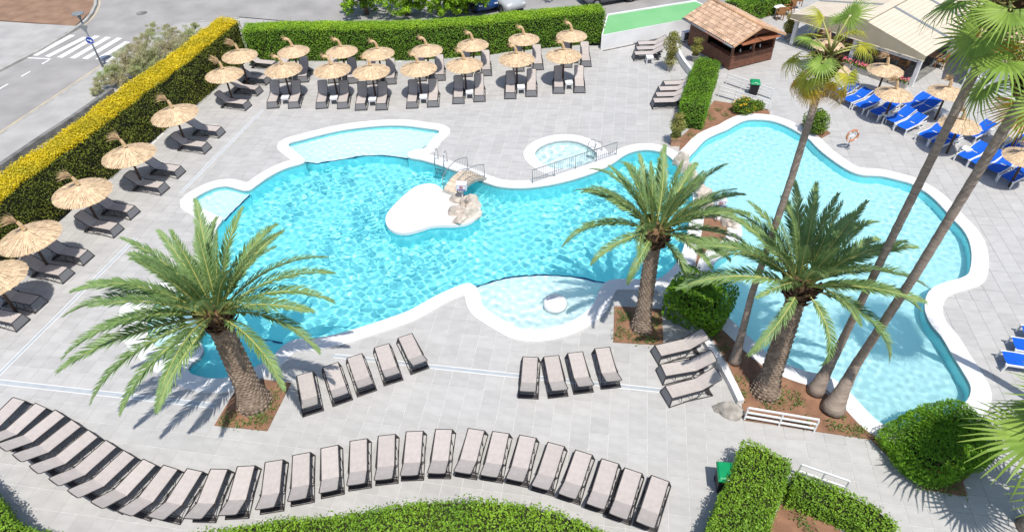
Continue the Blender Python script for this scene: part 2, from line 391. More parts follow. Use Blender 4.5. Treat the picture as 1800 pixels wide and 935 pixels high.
def clip_to(loopA, ledge, side_pts, z):
    """closed shelf outline: ledge line (photo px) plus generous points outside the pool, kept inside the pool outline by the wall"""
    return pxpoly(list(ledge) + list(side_pts), z)
def shelf_loop(ledge, outer_px, z):
    lp = pxpoly(list(ledge) + list(outer_px), z)
    # intersect with the pool outline
    vs = []; fs = []
    for q in (lp, L1):
        b = len(vs); vs += [Vector(p) for p in q]; fs.append(list(range(b, b + len(q))))
    V, E, F, ov, oe, of = delaunay_2d_cdt(vs, [], fs, 0, 1e-5, True)
    keep = [tuple(f) for f, o in zip(F, of) if 0 in o and 1 in o]
    ed = {}
    for f in keep:
        for a, b in zip(f, f[1:] + f[:1]): ed[(a, b)] = 1
    nxt = {a: b for (a, b) in ed if (b, a) not in ed}
    best = []
    seen = set()
    for s in list(nxt):
        if s in seen: continue
        c = [s]; seen.add(s); k = nxt[s]
        while k != s and k in nxt and k not in seen: c.append(k); seen.add(k); k = nxt[k]
        if len(c) > len(best): best = c
    q = [(V[i].x, V[i].y) for i in best]
    return q if area(q) > 0 else q[::-1]
LED_A = [(534,285),(556,288),(580,284),(600,281),(640,274.5),(665,273.5),(690,275.5),(719,280)]
LED_B = [(838,504.5),(866,495),(890,488.5),(915,485.5),(945,483.8),(970,484),(1000,486),(1030,490.5),(1063,498)]
LED_C = [(440,343),(425,357),(408,374),(394,389)]
LED_D = [(404,577),(420,584),(440,592),(470,601),(497,606)]
LED_E = [(338,498),(352,520),(358,550),(356,580),(346,600)]
for nm, led, out, z, fm in (('beach_shelf', LED_A, [(740,262),(800,225),(700,200),(560,215),(480,250),(515,285)], -.30, M['pale_mosaic']),
        ('beach_shelf', LED_B, [(1090,510),(1060,580),(940,620),(850,590),(815,520)], -.36, M['pale_mosaic']),
        ('beach_shelf', LED_C, [(370,400),(320,370),(320,330),(400,310),(450,330)], -.30, M['pale_mosaic']),
        ('bench_shelf', LED_D, [(520,612),(470,660),(400,690),(310,670),(320,630),(380,600),(395,578)], -.55, M['mosaic']),
        ('beach_shelf', LED_E, [(330,615),(260,630),(235,580),(250,520),(300,490)], -.32, M['pale_mosaic'])):
    lp = shelf_loop(led, out, z + .1)
    if len(lp) > 5: shelf(nm, lp, z, ZF, fm, M['mosaic'], led)
# water surfaces with real waves
def water(name, loop, z, cell, lam, curv, seed, ext=.25):
    r = np.random.default_rng(seed); A = np.array(loop)
    x0, y0 = A.min(0) - ext; x1, y1 = A.max(0) + ext
    nx, ny = int((x1 - x0) / cell) + 2, int((y1 - y0) / cell) + 2
    X, Y = np.meshgrid(x0 + np.arange(nx) * cell, y0 + np.arange(ny) * cell)
    Z = np.zeros_like(X); n = 34
    patch = .82 + .30 * np.sin(.55 * X + 1.3) * np.sin(.47 * Y + .4) + .16 * np.sin(1.3 * X - .9 * Y)
    for k in range(n):
        l = lam[0] * (lam[1] / lam[0]) ** r.random(); a = r.uniform(0, 2 * np.pi); ph = r.uniform(0, 6.28); q = 2 * np.pi / l
        wx = X + .12 * np.sin(Y * 1.7 + 1.7 * k); wy = Y + .12 * np.sin(X * 1.4 + 2.3 * k)
        Z += curv * math.sqrt(2 / n) / q ** 2 * np.sin(q * (wx * math.cos(a) + wy * math.sin(a)) + ph)
    Z = z + Z * patch
    sub = slice(None, None, 4)
    keep_s = inside(loop, X, Y)
    near = dist_to(loop[::3], X[::4, ::4], Y[::4, ::4]) < ext + .25
    near = np.kron(near, np.ones((4, 4), bool))[:ny, :nx]
    keep = keep_s | near
    idx = np.arange(nx * ny).reshape(ny, nx)
    c = keep[:-1, :-1] & keep[1:, 1:] & keep[:-1, 1:] & keep[1:, :-1]
    F = np.stack([idx[:-1, :-1][c], idx[:-1, 1:][c], idx[1:, 1:][c], idx[1:, :-1][c]], -1)
    used = np.unique(F); re = np.full(nx * ny, -1); re[used] = np.arange(len(used))
    V = np.stack([X, Y, Z], -1).reshape(-1, 3)[used]
    o = link(name, mesh_np(name, V, re[F], M['water'], True), kind='structure')
    o.cycles.is_caustics_caster = True
    return o
water('pool_water', L1, WZ, .038, (.21, .52), 2.6, 3)
water('pool_water', L2, WZ, .05, (.20, .5), 1.1, 4, .2)
water('pool_water', L3, WZ, .05, (.25, .6), 3.0, 5, .2)

# ================================================================== SETTING: beds, terrace and its tiles
def bed(px, z=.03, mt='soil'):
    lp = pxpoly(px); o = flat_region('planting_bed', lp, [L1, L2], z, M[mt], kind='structure', drop=.05)
    return lp
BED_L = bed([(377,748),(470,757.5),(512,673),(428,664)])
BED_C = bed([(1080,538.5),(1163,544),(1166,607),(1078,602)])
BED_R = bed([(1200,520),(1236,575),(1255,600),(1280,640),(1303,692),(1307,739),(1350,745),(1432,758),(1500,768),(1540,774),(1537,765),(1504.5,740),(1475.5,710),(1440,683),(1390,667),(1333,631),(1296,606),(1259,568),(1245,540),(1235,500)])
BED_P = bed([(1240,372),(1262,372),(1290,385),(1296,402),(1280,424),(1258,440),(1240,460),(1222,470),(1228,440),(1234,405)])
BED_T = bed([(1255,178),(1294,184),(1352,194),(1353,204),(1325,203),(1294,206),(1267,221),(1241.5,229),(1204.5,261),(1194,266),(1196,243),(1215,225),(1236,205)])
BED_B = bed([(1408,219),(1450,228),(1460,235),(1444,243.5),(1426,234)])
BED_J = bed([(1530,772),(1601,839.4),(1627,860),(1687,871),(1700,871),(1692,847),(1740,800),(1720,745),(1640,750),(1556,768)])
BED_H = bed([(1380,868),(1480,935),(1500,990),(1310,990),(1350,935)])
DECK = pxpoly([(-160,640),(20,470),(100,393),(190,315),(310,212),(395,140),(440,104),(550,104),(700,106),(850,92),(975,80),(1052,84),(1112,78),(1165,67),(1215,55),(1300,30),(1480,5),(1700,5),(1950,60),(2100,300),(2050,700),(1950,1000),(0,1010),(-160,1000)])
HOLES = [O1, O2, O3, PLAT, BED_L, BED_C, BED_R, BED_P, BED_T, BED_B, BED_J, BED_H]
flat = flat_region('terrace', DECK, [L1, L2, L3], -.012, M['grout'], kind='structure')
TER = flat
TS, TH = .60, R(-9.7)
ORG = G(1070, 764)
ct, st = math.cos(TH), math.sin(TH)
JT = .006
full = MB(); hs = TS / 2 - JT; bz = .003
full.add([(sx * hs, sy * hs, -.012) for sy in (-1, 1) for sx in (-1, 1)] + [(sx * (hs - bz), sy * (hs - bz), 0) for sy in (-1, 1) for sx in (-1, 1)],
         [(4, 5, 7, 6), (0, 1, 5, 4), (1, 3, 7, 5), (3, 2, 6, 7), (2, 0, 4, 6)])
tile_me = full.mesh('tile', M['tile'])
ii, jj = np.meshgrid(np.arange(-70, 60), np.arange(-20, 70)); ii = ii.ravel(); jj = jj.ravel()
TX = ORG.x + TS * ((ii + .5) * ct - (jj + .5) * st); TY = ORG.y + TS * ((ii + .5) * st + (jj + .5) * ct)
k = inside(DECK, TX, TY); TX, TY = TX[k], TY[k]
# drain channel rows: two narrow strips laid between the tiles
state = np.zeros(len(TX), int)        # 0 whole, 1 cut, 2 gone
cutby = [[] for _ in TX]
for hi, H in enumerate(HOLES):
    ins = inside(H, TX, TY); dd = dist_to(H, TX, TY)
    near = dd < .43
    state[ins & ~near] = 2
    for q in np.nonzero(near)[0]: cutby[q].append(hi)
whole = [q for q in range(len(TX)) if state[q] != 2 and not cutby[q]]
cut = [q for q in range(len(TX)) if state[q] != 2 and cutby[q]]
def view_rank(q):
    p = px_of((TX[q], TY[q], 0)); vis = -15 < p[0] < 1815 and 0 < p[1] < 935
    return (0 if vis else 1, math.hypot(TX[q], TY[q]))
whole.sort(key=view_rank)
for q in whole[:300]:
    link('tile', tile_me, TER, (TX[q], TY[q], 0), (0, 0, TH + random.choice((0, math.pi)) + random.uniform(-.002, .002)))
rest = MB()
fv = np.array(full.v); rv = np.stack([fv[:, 0] * ct - fv[:, 1] * st, fv[:, 0] * st + fv[:, 1] * ct, fv[:, 2]], 1)
q = np.array(whole[300:]); V = (rv[None] + np.stack([TX[q], TY[q], np.zeros(len(q))], 1)[:, None]).reshape(-1, 3)
F = (np.array(full.f)[None] + (np.arange(len(q)) * 8)[:, None, None]).reshape(-1, 4)
link('tile_field', mesh_np('tile_field', V, F, M['tile']), TER, kind='stuff')
cm = MB()
for q in cut:
    qd = [(TX[q] + sx * hs * ct - sy * hs * st, TY[q] + sx * hs * st + sy * hs * ct) for sx, sy in ((-1, -1), (1, -1), (1, 1), (-1, 1))]
    V, F = region(qd, [HOLES[h] for h in cutby[q]])
    if F: cm.add([(x, y, 0.0) for x, y in V], [tuple(f) for f in F])
bmc = cm.mesh('cut_tiles', M['tile'])
for p in bmc.polygons:
    if p.normal.z < 0: p.flip()
link('cut_tiles', bmc, TER, kind='stuff')
# drain channels
def channel(pts, w):
    mb = MB(); P = [G(x, y) for x, y in pts]
    for a, b in zip(P, P[1:]):
        d = (b - a).normalized(); n = Vector((-d.y, d.x, 0))
        for s_, ww, z_, in ((0, w, .004),):
            mb.add([a + n * w / 2 + Vector((0, 0, z_)), a - n * w / 2 + Vector((0, 0, z_)), b - n * w / 2 + Vector((0, 0, z_)), b + n * w / 2 + Vector((0, 0, z_))], [(0, 1, 2, 3)])
    o = mb.build('drain_channel', M['drain'], TER)
    mb = MB()
    for a, b in zip(P, P[1:]):
        d = (b - a).normalized(); n = Vector((-d.y, d.x, 0))
        for s_ in (-1, 1): mb.beam(a + n * s_ * (w / 2 + .015) + Vector((0, 0, .003)), b + n * s_ * (w / 2 + .015) + Vector((0, 0, .003)), .03, .008)
    mb.build('drain_edge', M['coping'], TER)
M['drain'] = mat('blue_grey_drain_strip', (.42, .45, .47), .6, (.37, .40, .42), 3)
channel([(-20,669), (378,713)], .16)
channel([(587,625), (850,654), (1163,686)], .13)
channel([(463,192.8), (316.7,340)], .10)
channel([(240,417.5), (-10,666)], .12)
# low white kerb wall along the planted bed
def wall_strip(name, px, w, z, mt, label, cat, zb=0.0):
    lp = [G(x, y, z) for x, y in px]; mb = MB(); n = len(lp); Lf = []; Rt = []
    for i, p in enumerate(lp):
        d = (lp[min(i + 1, n - 1)] - lp[max(i - 1, 0)]).normalized(); nn = Vector((-d.y, d.x, 0)); Lf.append(p + nn * w / 2); Rt.append(p - nn * w / 2)
    mb.prism([(p.x, p.y) for p in Lf] + [(p.x, p.y) for p in reversed(Rt)], zb, z)
    o = mb.build(name, M[mt]); return tag(o, label, cat)
wall_strip('low_wall', [(1158,500),(1172,515),(1200,550),(1222,575),(1240,595),(1256,618),(1274,646),(1290,675),(1303,703)], .22, .22, 'wallwhite', 'low curved white kerb wall beside the three slanted loungers', 'wall')

# ================================================================== SETTING: ground, street
mb = MB(); mb.add([(-400, -60, -.2), (400, -60, -.2), (400, 700, -.2), (-400, 700, -.2)], [(0, 1, 2, 3)])
gmat = M['drysoil']
_g = flat_region('ground', [(-400, -60), (400, -60), (400, 700), (-400, 700)], [O1, O2, O3, L1], -.20, M['pavement'], kind='structure')
def sheet(name, px, z, mt, drop=0.0):
    lp = pxpoly(px, z); return flat_region(name, lp, [], z, M[mt], kind='structure', drop=drop)
sheet('road', [(-250,330),(0,236),(182,116),(235,85),(310,42),(420,30),(560,42),(1100,40),(1300,10),(1500,-60),(900,-330),(0,-330),(160,-40),(168,5),(160,24),(135,47),(70,88),(0,124),(-250,230)], -.14, 'asphalt')
sheet('pavement', [(-250,335),(0,237),(182,117),(235,86),(310,43),(430,32),(440,60),(250,190),(0,420),(-250,560)], -.02, 'pavement', .12)
sheet('pavement', [(-250,226),(0,122),(70,86),(134,46),(60,42),(0,38),(-250,20)], -.02, 'pavement', .12)
sheet('dirt_island', [(-250,16),(0,36),(70,41),(132,46),(158,22),(166,3),(158,-42),(60,-120),(-250,-120)], -.015, 'drysoil', .12)
def strip(name, px, w, z, mt, h=0.0, parent=None, kind='structure'):
    P = [G(x, y, z) for x, y in px]; mb = MB()
    for a, b in zip(P, P[1:]):
        if h: mb.beam(a - Vector((0, 0, h / 2)), b - Vector((0, 0, h / 2)), w, h)
        else:
            d = (b - a).normalized(); n = Vector((-d.y, d.x, 0)) * w / 2; mb.quad(a + n, a - n, b - n, b + n)
    return mb.build(name, M[mt], parent, kind=kind)
strip('kerb', [(-100,288),(0,236),(90,177),(182,116),(235,85),(310,42),(420,31)], .16, -.012, 'kerb', .13)
strip('kerb', [(-100,172),(0,122),(70,86.5),(118,58)], .16, -.012, 'kerb', .13)
strip('kerb', [(118,58),(135,47),(150,35),(160,23),(167,8),(168,-3),(160,-40)], .2, .02, 'kerb', .16)
strip('yellow_line', [(-100,284),(0,232.5),(90,173.5),(178,115)], .10, -.134, 'yellowpaint')
strip('yellow_line', [(142,49),(157,38),(168,25),(175,10),(176,-3),(170,-40)], .10, -.134, 'yellowpaint')
# zebra crossing, each bar painted on the road
for a, b in (((128,62),(61,98)),((150,66),(83,100)),((171,63.5),(105,101.5)),((191,65.5),(127,103)),((211,67),(149,104)),((224,74),(172,105)),((216,91),(190,109))):
    strip('zebra_stripe', [a, b], .42, -.134, 'roadpaint')
strip('road_marking', [(46,102),(89,104)], .13, -.134, 'roadpaint'); strip('road_marking', [(89,104),(74,113)], .13, -.134, 'roadpaint')
strip('road_marking', [(37,135),(53,126)], .12, -.134, 'roadpaint'); strip('road_marking', [(-5,159),(14,148)], .12, -.134, 'roadpaint')
mb = MB(); c = G(249, 23.5, -.13); mb.lathe([(.38, 0), (.38, .008), (.0, .008)], 18, c); mb.build('manhole_cover', M['oldwall'], kind='structure')
# ================================================================== PLANTS
def wob(P, f=1.0, seed=0.0):
    x, y, z = P[:, 0] * f, P[:, 1] * f, P[:, 2] * f
    return (np.sin(2.1 * x + 1.3 * y + seed) + np.sin(-1.7 * x + 2.9 * z + 1 + seed) + np.sin(2.3 * y - 2.2 * z + 2 + seed) + np.sin(4.3 * x + 3.7 * y + 5 * z + seed) * .6) / 3.6
def leaf_quads(P, N, size, r, tilt=.75, asp=.5, jit=.35):
    n = len(P); S = (size * (1 + jit * r.uniform(-1, 1, n)))[:, None]
    nn = N + tilt * r.normal(size=(n, 3)); nn /= np.linalg.norm(nn, axis=1)[:, None] + 1e-9
    t = np.cross(nn, r.normal(size=(n, 3))); t /= np.linalg.norm(t, axis=1)[:, None] + 1e-9
    b = np.cross(nn, t)
    V = np.stack([P - t * S * .5, P + b * S * asp * .5 + nn * S * .06, P + t * S * .5, P - b * S * asp * .5 + nn * S * .06], 1).reshape(-1, 3)
    return V, np.arange(4 * n).reshape(-1, 4)
def foliage(name, P, N, size, mt, parent, r, tilt=.75, asp=.5):
    V, F = leaf_quads(P, N, size, r, tilt, asp)
    return link(name, mesh_np(name, V, F, M[mt]), parent, kind='stuff')
def resample(pts, step):
    pts = np.array(pts, float); seg = np.linalg.norm(np.diff(pts, axis=0), axis=1); s = np.concatenate([[0], np.cumsum(seg)])
    n = max(2, int(s[-1] / step) + 1); q = np.linspace(0, s[-1], n)
    return np.stack([np.interp(q, s, pts[:, k]) for k in range(pts.shape[1])], 1)
def hedge(label, cat, pts, width, height, mt_side, mt_top=None, dens=420, size=.075, rough=.06, name='hedge', group=None, z0=0.0, seed=1, top_size=None, parts=('side_foliage', 'top_foliage'), taper=0.0, ends=True, spike=0.0, top_dens=1.2):
    """pts: centre line (x,y[,width scale]); a clipped hedge with its leaves as geometry"""
    r = np.random.default_rng(seed); P = resample(pts, .35); n = len(P)
    T = np.gradient(P, axis=0); T /= np.linalg.norm(T, axis=1)[:, None]; Nn = np.stack([-T[:, 1], T[:, 0]], 1)
    L = np.linalg.norm(np.diff(P, axis=0), axis=1).sum(); base = Vector((P[n // 2][0], P[n // 2][1], z0))
    root = empty(name, base, 0, label, cat, group)
    # inner branches
    mb = MB(); prev = None; ins = .07
    sec = [(-1, 0), (-1 + taper * .5, .6), (-1 + taper, 1), (1 - taper, 1), (1 - taper * .5, .6), (1, 0)]
    vs = []; 
    for i in range(n):
        e = ins * (1 if 0 < i < n - 1 else 1); q = P[i] + (T[i] * ins if i == 0 else (-T[i] * ins if i == n - 1 else 0))
        for a, h in sec: vs.append((q[0] + Nn[i][0] * a * (width / 2 - ins) - base.x, q[1] + Nn[i][1] * a * (width / 2 - ins) - base.y, h * (height - ins)))
    m = len(sec); fs = [(i * m + k, i * m + k + 1, (i + 1) * m + k + 1, (i + 1) * m + k) for i in range(n - 1) for k in range(m - 1)]
    fs += [tuple(range(m)), tuple((n - 1) * m + k for k in range(m))[::-1]]
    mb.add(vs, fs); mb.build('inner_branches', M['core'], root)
    def at(s):
        i = np.clip(s * (n - 1), 0, n - 1.001); k = i.astype(int); f = (i - k)[:, None]
        return P[k] * (1 - f) + P[k + 1] * f, Nn[k], T[k]
    # sides
    pos = []; nor = []
    for sgn in (-1, 1):
        c = int(L * height * dens); s = r.random(c); h = r.random(c) ** .9
        q, nv, tv = at(s); off = width / 2 * (1 - taper * h)
        pos.append(np.concatenate([q + nv * (sgn * off)[:, None], (h * height)[:, None]], 1)); nor.append(np.concatenate([nv * sgn, np.full((c, 1), .65)], 1))
    if ends:
        for s0, sg in ((0, -1), (1, 1)):
            c = int(width * height * dens); q, nv, tv = at(np.full(c, float(s0)))
            h = r.random(c); u = r.uniform(-1, 1, c) * width / 2 * (1 - taper * h)
            pos.append(np.concatenate([q + nv * u[:, None], (h * height)[:, None]], 1)); nor.append(np.concatenate([tv * sg, np.full((c, 1), .65)], 1))
    A = np.concatenate(pos); B = np.concatenate(nor)
    A = A + B * (rough * (wob(A, 1.6, seed) + .7 * r.normal(size=len(A))))[:, None]
    A[:, 2] = np.clip(A[:, 2], .02, height + .06); A -= [base.x, base.y, 0]
    foliage(parts[0], A, B, size, mt_side, root, r)
    c = int(L * width * dens * top_dens); s = r.random(c); u = r.uniform(-1, 1, c); q, nv, tv = at(s)
    hh = height + rough * .8 * np.abs(r.normal(size=c)) - .10 * np.abs(u) ** 6 + spike * r.random(c) ** 3
    A = np.concatenate([q + nv * (u * width / 2 * (1 - taper))[:, None], hh[:, None]], 1); A[:, 2] += rough * .8 * wob(A, 1.3, seed + 3)
    A -= [base.x, base.y, 0]
    foliage(parts[1], A, np.tile([0, 0, 1.0], (c, 1)), top_size or size, mt_top or mt_side, root, r, .55 if top_dens > 2 else .8)
    return root
def gx(px, z): return [(G(x, y, z).x, G(x, y, z).y) for x, y in px]
def shift(pts, d):
    P = np.array(pts, float); T = np.gradient(P, axis=0); T /= np.linalg.norm(T, axis=1)[:, None]
    return (P + np.stack([-T[:, 1], T[:, 0]], 1) * d).tolist()
# long hedge on the left with its golden top (edge of the top seen in the photograph, moved in by half the width)
lh = gx([(-60,400),(0,353),(55,310),(95,282),(160,237.5),(207,200),(250,167),(300,131),(350,94),(395,57),(420,38)], 2.35)
hedge('tall hedge with golden yellow top along the street side of the terrace', 'hedge', shift(lh, .74), 1.45, 2.35, 'l_dark', 'l_yellow', 330, .085, .10, seed=2, top_size=.085, spike=.05, top_dens=5.0)
bh = gx([(424,56),(500,52.5),(600,52.5),(722,51),(800,46),(850,42.5),(900,35.5),(975,29),(1064,21)], 2.0)
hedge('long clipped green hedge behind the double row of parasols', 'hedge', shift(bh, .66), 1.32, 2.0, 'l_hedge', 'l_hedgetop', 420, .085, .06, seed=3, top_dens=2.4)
mhc = [G(1246, 104, 1.35), G(1236, 128, 1.35), G(1224, 165, 1.35), G(1219, 186, 1.35)]
hedge('short clipped hedge between the bar hut and the pools', 'hedge', [(p.x, p.y) for p in mhc], 1.25, 1.35, 'l_hedge', 'l_shrub', 650, .075, .07, seed=4)
ch = gx([(300,948),(360,932),(430,921),(500,911),(600,903),(700,886),(760,878),(850,877),(930,885),(1000,905),(1060,930),(1100,950)], 1.0)
hedge('broad low hedge curving along the bottom edge behind the lounger row', 'hedge', shift(ch, -.9), 1.8, 1.0, 'l_bright', 'l_bright', 620, .085, .07, seed=5)
blh = gx([(-60,820),(0,888),(17,911),(33,921),(75,934),(110,945)], 1.3)
hedge('leafy hedge in the bottom left corner casting shade on the paving', 'hedge', shift(blh, -.7), 1.4, 1.3, 'l_bright', 'l_bright', 520, .085, .07, seed=6)
rh = gx([(1352,791),(1335,835),(1315,885),(1285,955)], 1.15)
hedge('clipped box hedge beside the green lidded bin', 'hedge', rh, 1.32, 1.15, 'l_bright', 'l_bright', 760, .075, .06, seed=7)
rl = gx([(1395,846),(1440,864),(1490,884),(1535,906),(1565,935)], .8)
hedge('low hedge branching off past the white handrail', 'hedge', rl, .72, .8, 'l_bright', 'l_bright', 780, .075, .07, seed=8)

def shrub(name, label, cat, c, rx, ry, h, mt, n=4000, size=.08, rz=0.0, power=3.0, rough=.10, seed=1, group=None, z0=0.0, tilt=.9, flowers=None, stem=.05, part='foliage', lift=.0, asp=.5):
    """rounded shrub: stem, inner branches and a shell of leaves"""
    r = np.random.default_rng(seed); root = empty(name, (c[0], c[1], z0), rz, label, cat, group)
    D = r.normal(size=(n, 3)); D /= np.linalg.norm(D, axis=1)[:, None]; D[:, 2] = np.where(D[:, 2] < -.75, -D[:, 2], D[:, 2])
    k = (np.abs(D) ** power).sum(1) ** (-1 / power); S = D * k[:, None]
    rad = 1 + rough * (wob(S * 2.2, 1.5, seed) + .5 * wob(S * 5, 1.0, seed + 2)) - .35 * r.random(n) ** 3
    A = S * rad[:, None] * [rx, ry, h / 2] + [0, 0, h / 2 + lift]; A[:, 2] = np.maximum(A[:, 2], .03)
    foliage(part, A, D + [0, 0, .3], size, mt, root, r, tilt, asp)
    mb = MB(); seg = 12
    prof = [(.35, .02), (.75, .12), (.86, .45), (.8, .75), (.5, .92), (0.02, .95)]
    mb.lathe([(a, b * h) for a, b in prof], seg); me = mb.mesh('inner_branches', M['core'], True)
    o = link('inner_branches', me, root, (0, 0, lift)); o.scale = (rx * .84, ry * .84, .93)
    mb = MB(); mb.tube([(0, 0, -.02), (.02, 0, h * .4 + lift)], [stem, stem * .7], 6); mb.build('stem', M['bark'], root)
    if flowers:
        q = A[r.choice(n, flowers[1])]; q = q[q[:, 2] > h * .35]
        foliage('blossom', q + [0, 0, .03], np.tile([0, 0, 1.], (len(q), 1)), flowers[2], flowers[0], root, r, .5, .9)
    return root
c = G(1216, 505, 1.2)
shrub('shrub', 'dense cube shaped green shrub between the middle date palm and the right pool', 'shrub', G(1228, 535, .55), 1.08, .98, 1.5, 'l_shrub', 7000, .12, R(-38), 7, .06, 9)
o = shrub('shrub', 'large dark green juniper bush at the near end of the right pool', 'shrub', G(1655, 772, .5), 1.72, 1.1, .86, 'l_juniper', 17000, .12, R(22), 3.4, .10, 10, tilt=1.2, asp=.22)
shrub('shrub', 'round bright green bush next to the lifebuoy stand', 'shrub', G(1434, 218, .5), .62, .62, 1.15, 'l_flowerbush', 2200, .09, 0, 2.2, .14, 11, lift=.05)
shrub('shrub', 'yellow flowering bush by the white ramp railing', 'shrub', G(1308, 188, .35), .62, .5, .8, 'l_flowerbush', 1700, .08, 0, 2.2, .16, 12, flowers=('petal_y', 110, .10))
shrub('shrub', 'small spreading bush right of the yellow flowering bush', 'shrub', G(1330, 187, .2), .42, .35, .5, 'l_flowerbush', 700, .08, 0, 2.2, .2, 13)
# potted shrubs
def pot_shrub(label, px, h, rr, boxy, seed, pot_mt):
    b = G(*px); root = empty('potted_shrub', b, R(-8), label, 'plant')
    mb = MB()
    if boxy: mb.box((0, 0, .2), (.42, .38, .40)); mb.box((0, 0, .42), (.48, .44, .05))
    else: mb.lathe([(.16, 0), (.21, .36), (.24, .37), (.24, .41), (.19, .41), (.18, .36), (0, .36)], 14)
    mb.build('pot', M[pot_mt], root)
    r = np.random.default_rng(seed); n = 2900
    D = r.normal(size=(n, 3)); D /= np.linalg.norm(D, axis=1)[:, None]
    zz = r.random(n); A = D * (r.random(n) ** .4 * rr * (1 + .35 * np.sin(zz * 9 + seed)))[:, None]; A[:, 2] = .45 + zz * (h - .45) + A[:, 2] * .4
    foliage('foliage', A, D + [0, 0, .4], .10, 'l_pot', root, r, 1.0, .4)
    mb = MB()
    for k in range(5):
        a = k * 1.3; mb.tube([(0, 0, .38), (.08 * math.cos(a), .08 * math.sin(a), h * .5), (rr * .5 * math.cos(a), rr * .5 * math.sin(a), h * .85)], [.018, .014, .008], 5)
    mb.build('stem', M['bark'], root)
pot_shrub('tall bushy potted shrub beside the three far loungers', (1176, 124), 2.3, .44, False, 21, 'concrete')
pot_shrub('shrub in a square terracotta planter beside the short hedge', (1186, 254), 1.65, .34, True, 22, 'terracotta')
pot_shrub('thin potted shrub against the side of the bar hut', (1221, 108), 1.35, .30, False, 23, 'concrete')
pot_shrub('leafy shrub behind the bar hut next to the pergola post', (1383, 68), 1.5, .34, False, 24, 'concrete')

# ground cover tufts in the beds: stuff
def tufts(px_list, z, n_each, spread, seed, size=.11):
    r = np.random.default_rng(seed); P = []
    for x, y in px_list:
        c = G(x, y, z); q = r.normal(size=(n_each, 3)) * [spread, spread, 0]; q[:, 2] = np.abs(r.normal(size=n_each)) * .05 + .03; P.append(q + [c.x, c.y, z])
    P = np.concatenate(P); N = r.normal(size=P.shape) * .8 + [0, 0, .6]
    V, F = leaf_quads(P, N, size, r, .8, .3)
    return V, F
tp = [(395,741),(405,735),(420,747),(445,742),(462,741),(456,735),(478,712),(484,695),(470,728),(1092,550),(1096,562),(1090,580),(1105,592),(1125,597),(1148,595),(1155,575),(1152,560),(1100,556),(1140,600),(1086,592),
      (1300,668),(1305,693),(1365,700),(1372,708),(1378,690),(1395,712),(1405,705),(1475,730),(1485,755),(1500,758),(1515,760),(1464,748),(1350,716),(1420,742),(1262,195),(1276,204),(1250,210),(1232,219),(1213,240),(1290,194),(1245,205),
      (1620,852),(1640,858),(1660,862),(1610,845),(1680,862),(1240,452),(1236,440),(1405,915),(1420,930),(1260,590),(1275,612),(1248,580)]
V, F = tufts(tp, .03, 42, .13, 33)
tag(link('ground_cover', mesh_np('ground_cover', V, F, M['l_ground'])), 'small green ground cover tufts in the soil beds', 'plants', kind='stuff')

# ------------------------------------------------------------------ date palms
def date_frond_mesh(name, L, droop, seed, young=False):
    """arching pinnate frond, along +X in the XZ plane, starting level; droop = total bend in radians"""
    r = np.random.default_rng(seed); n = 60
    s = np.linspace(0, 1, n); ang = -droop * s ** 1.5
    ds = L / (n - 1); x = np.concatenate([[0], np.cumsum(np.cos(ang[:-1]) * ds)]); z = np.concatenate([[0], np.cumsum(np.sin(ang[:-1]) * ds)])
    y = .10 * L * r.uniform(-1, 1) * s ** 2
    C = np.stack([x, y, z], 1); T = np.gradient(C, axis=0); T /= np.linalg.norm(T, axis=1)[:, None]
    U = np.stack([-T[:, 2], np.zeros(n), T[:, 0]], 1); S = np.cross(U, T)
    V = []; F = []; b = 0
    npair = 86
    for side in (-1, 1):
        t = np.linspace(.12, .995, npair) + r.uniform(-.003, .003, npair)
        i = np.clip(t * (n - 1), 0, n - 1.001); k = i.astype(int); f = (i - k)[:, None]
        Pp = C[k] * (1 - f) + C[k + 1] * f; Tt = T[k]; Uu = U[k]; Ss = S[k] * side
        ln = L * .138 * (np.minimum(1, .35 + 2.2 * t) * (1 - .72 * np.clip((t - .55) / .45, 0, 1) ** 1.6)) * r.uniform(.88, 1.1, npair)
        fw = np.radians(48 - 22 * t + r.normal(size=npair) * 5)      # angle to the rachis
        vee = np.radians(24 + 10 * r.normal(size=npair))
        d = Tt * np.cos(fw)[:, None] + (Ss * np.cos(vee)[:, None] + Uu * np.sin(vee)[:, None]) * np.sin(fw)[:, None]
        d2 = d + np.array([0, 0, -.30]); d2 /= np.linalg.norm(d2, axis=1)[:, None]
        wv = Tt * .55 * 0 + np.cross(d, Uu); wv /= np.linalg.norm(wv, axis=1)[:, None]
        w0 = .0175 + .0125 * np.clip(1 - t, 0, 1); mid = Pp + d * (ln * .5)[:, None]; tip = mid + d2 * (ln * .5)[:, None]
        w0 = w0[:, None]
        q = np.stack([Pp - wv * w0 * .6, Pp + wv * w0 * .6, mid + wv * w0, mid - wv * w0, tip + wv * w0 * .12, tip - wv * w0 * .12], 1).reshape(-1, 3)
        V.append(q)
        j = b + np.arange(npair)[:, None] * 6
        F.append(np.concatenate([j + [[0, 1, 2, 3]], j + [[3, 2, 4, 5]]]))
        b += len(q)
    me = mesh_np(name, np.concatenate(V), np.concatenate(F), M['fronda'])
    mb = MB(); mb.tube([tuple(C[i]) for i in range(0, n, 4)], [.042 * (1 - .85 * i / n) + .004 for i in range(0, n, 4)], 5)
    mr = mb.mesh(name + '_midrib', M['rachis'], True)
    return me, mr
FR = {}
for di, dr in enumerate((.35, .7, 1.05, 1.45, 1.9)):
    for v in range(3): FR[(di, v)] = date_frond_mesh('frond', 1.0 * 3.9, dr, 50 + di * 7 + v)
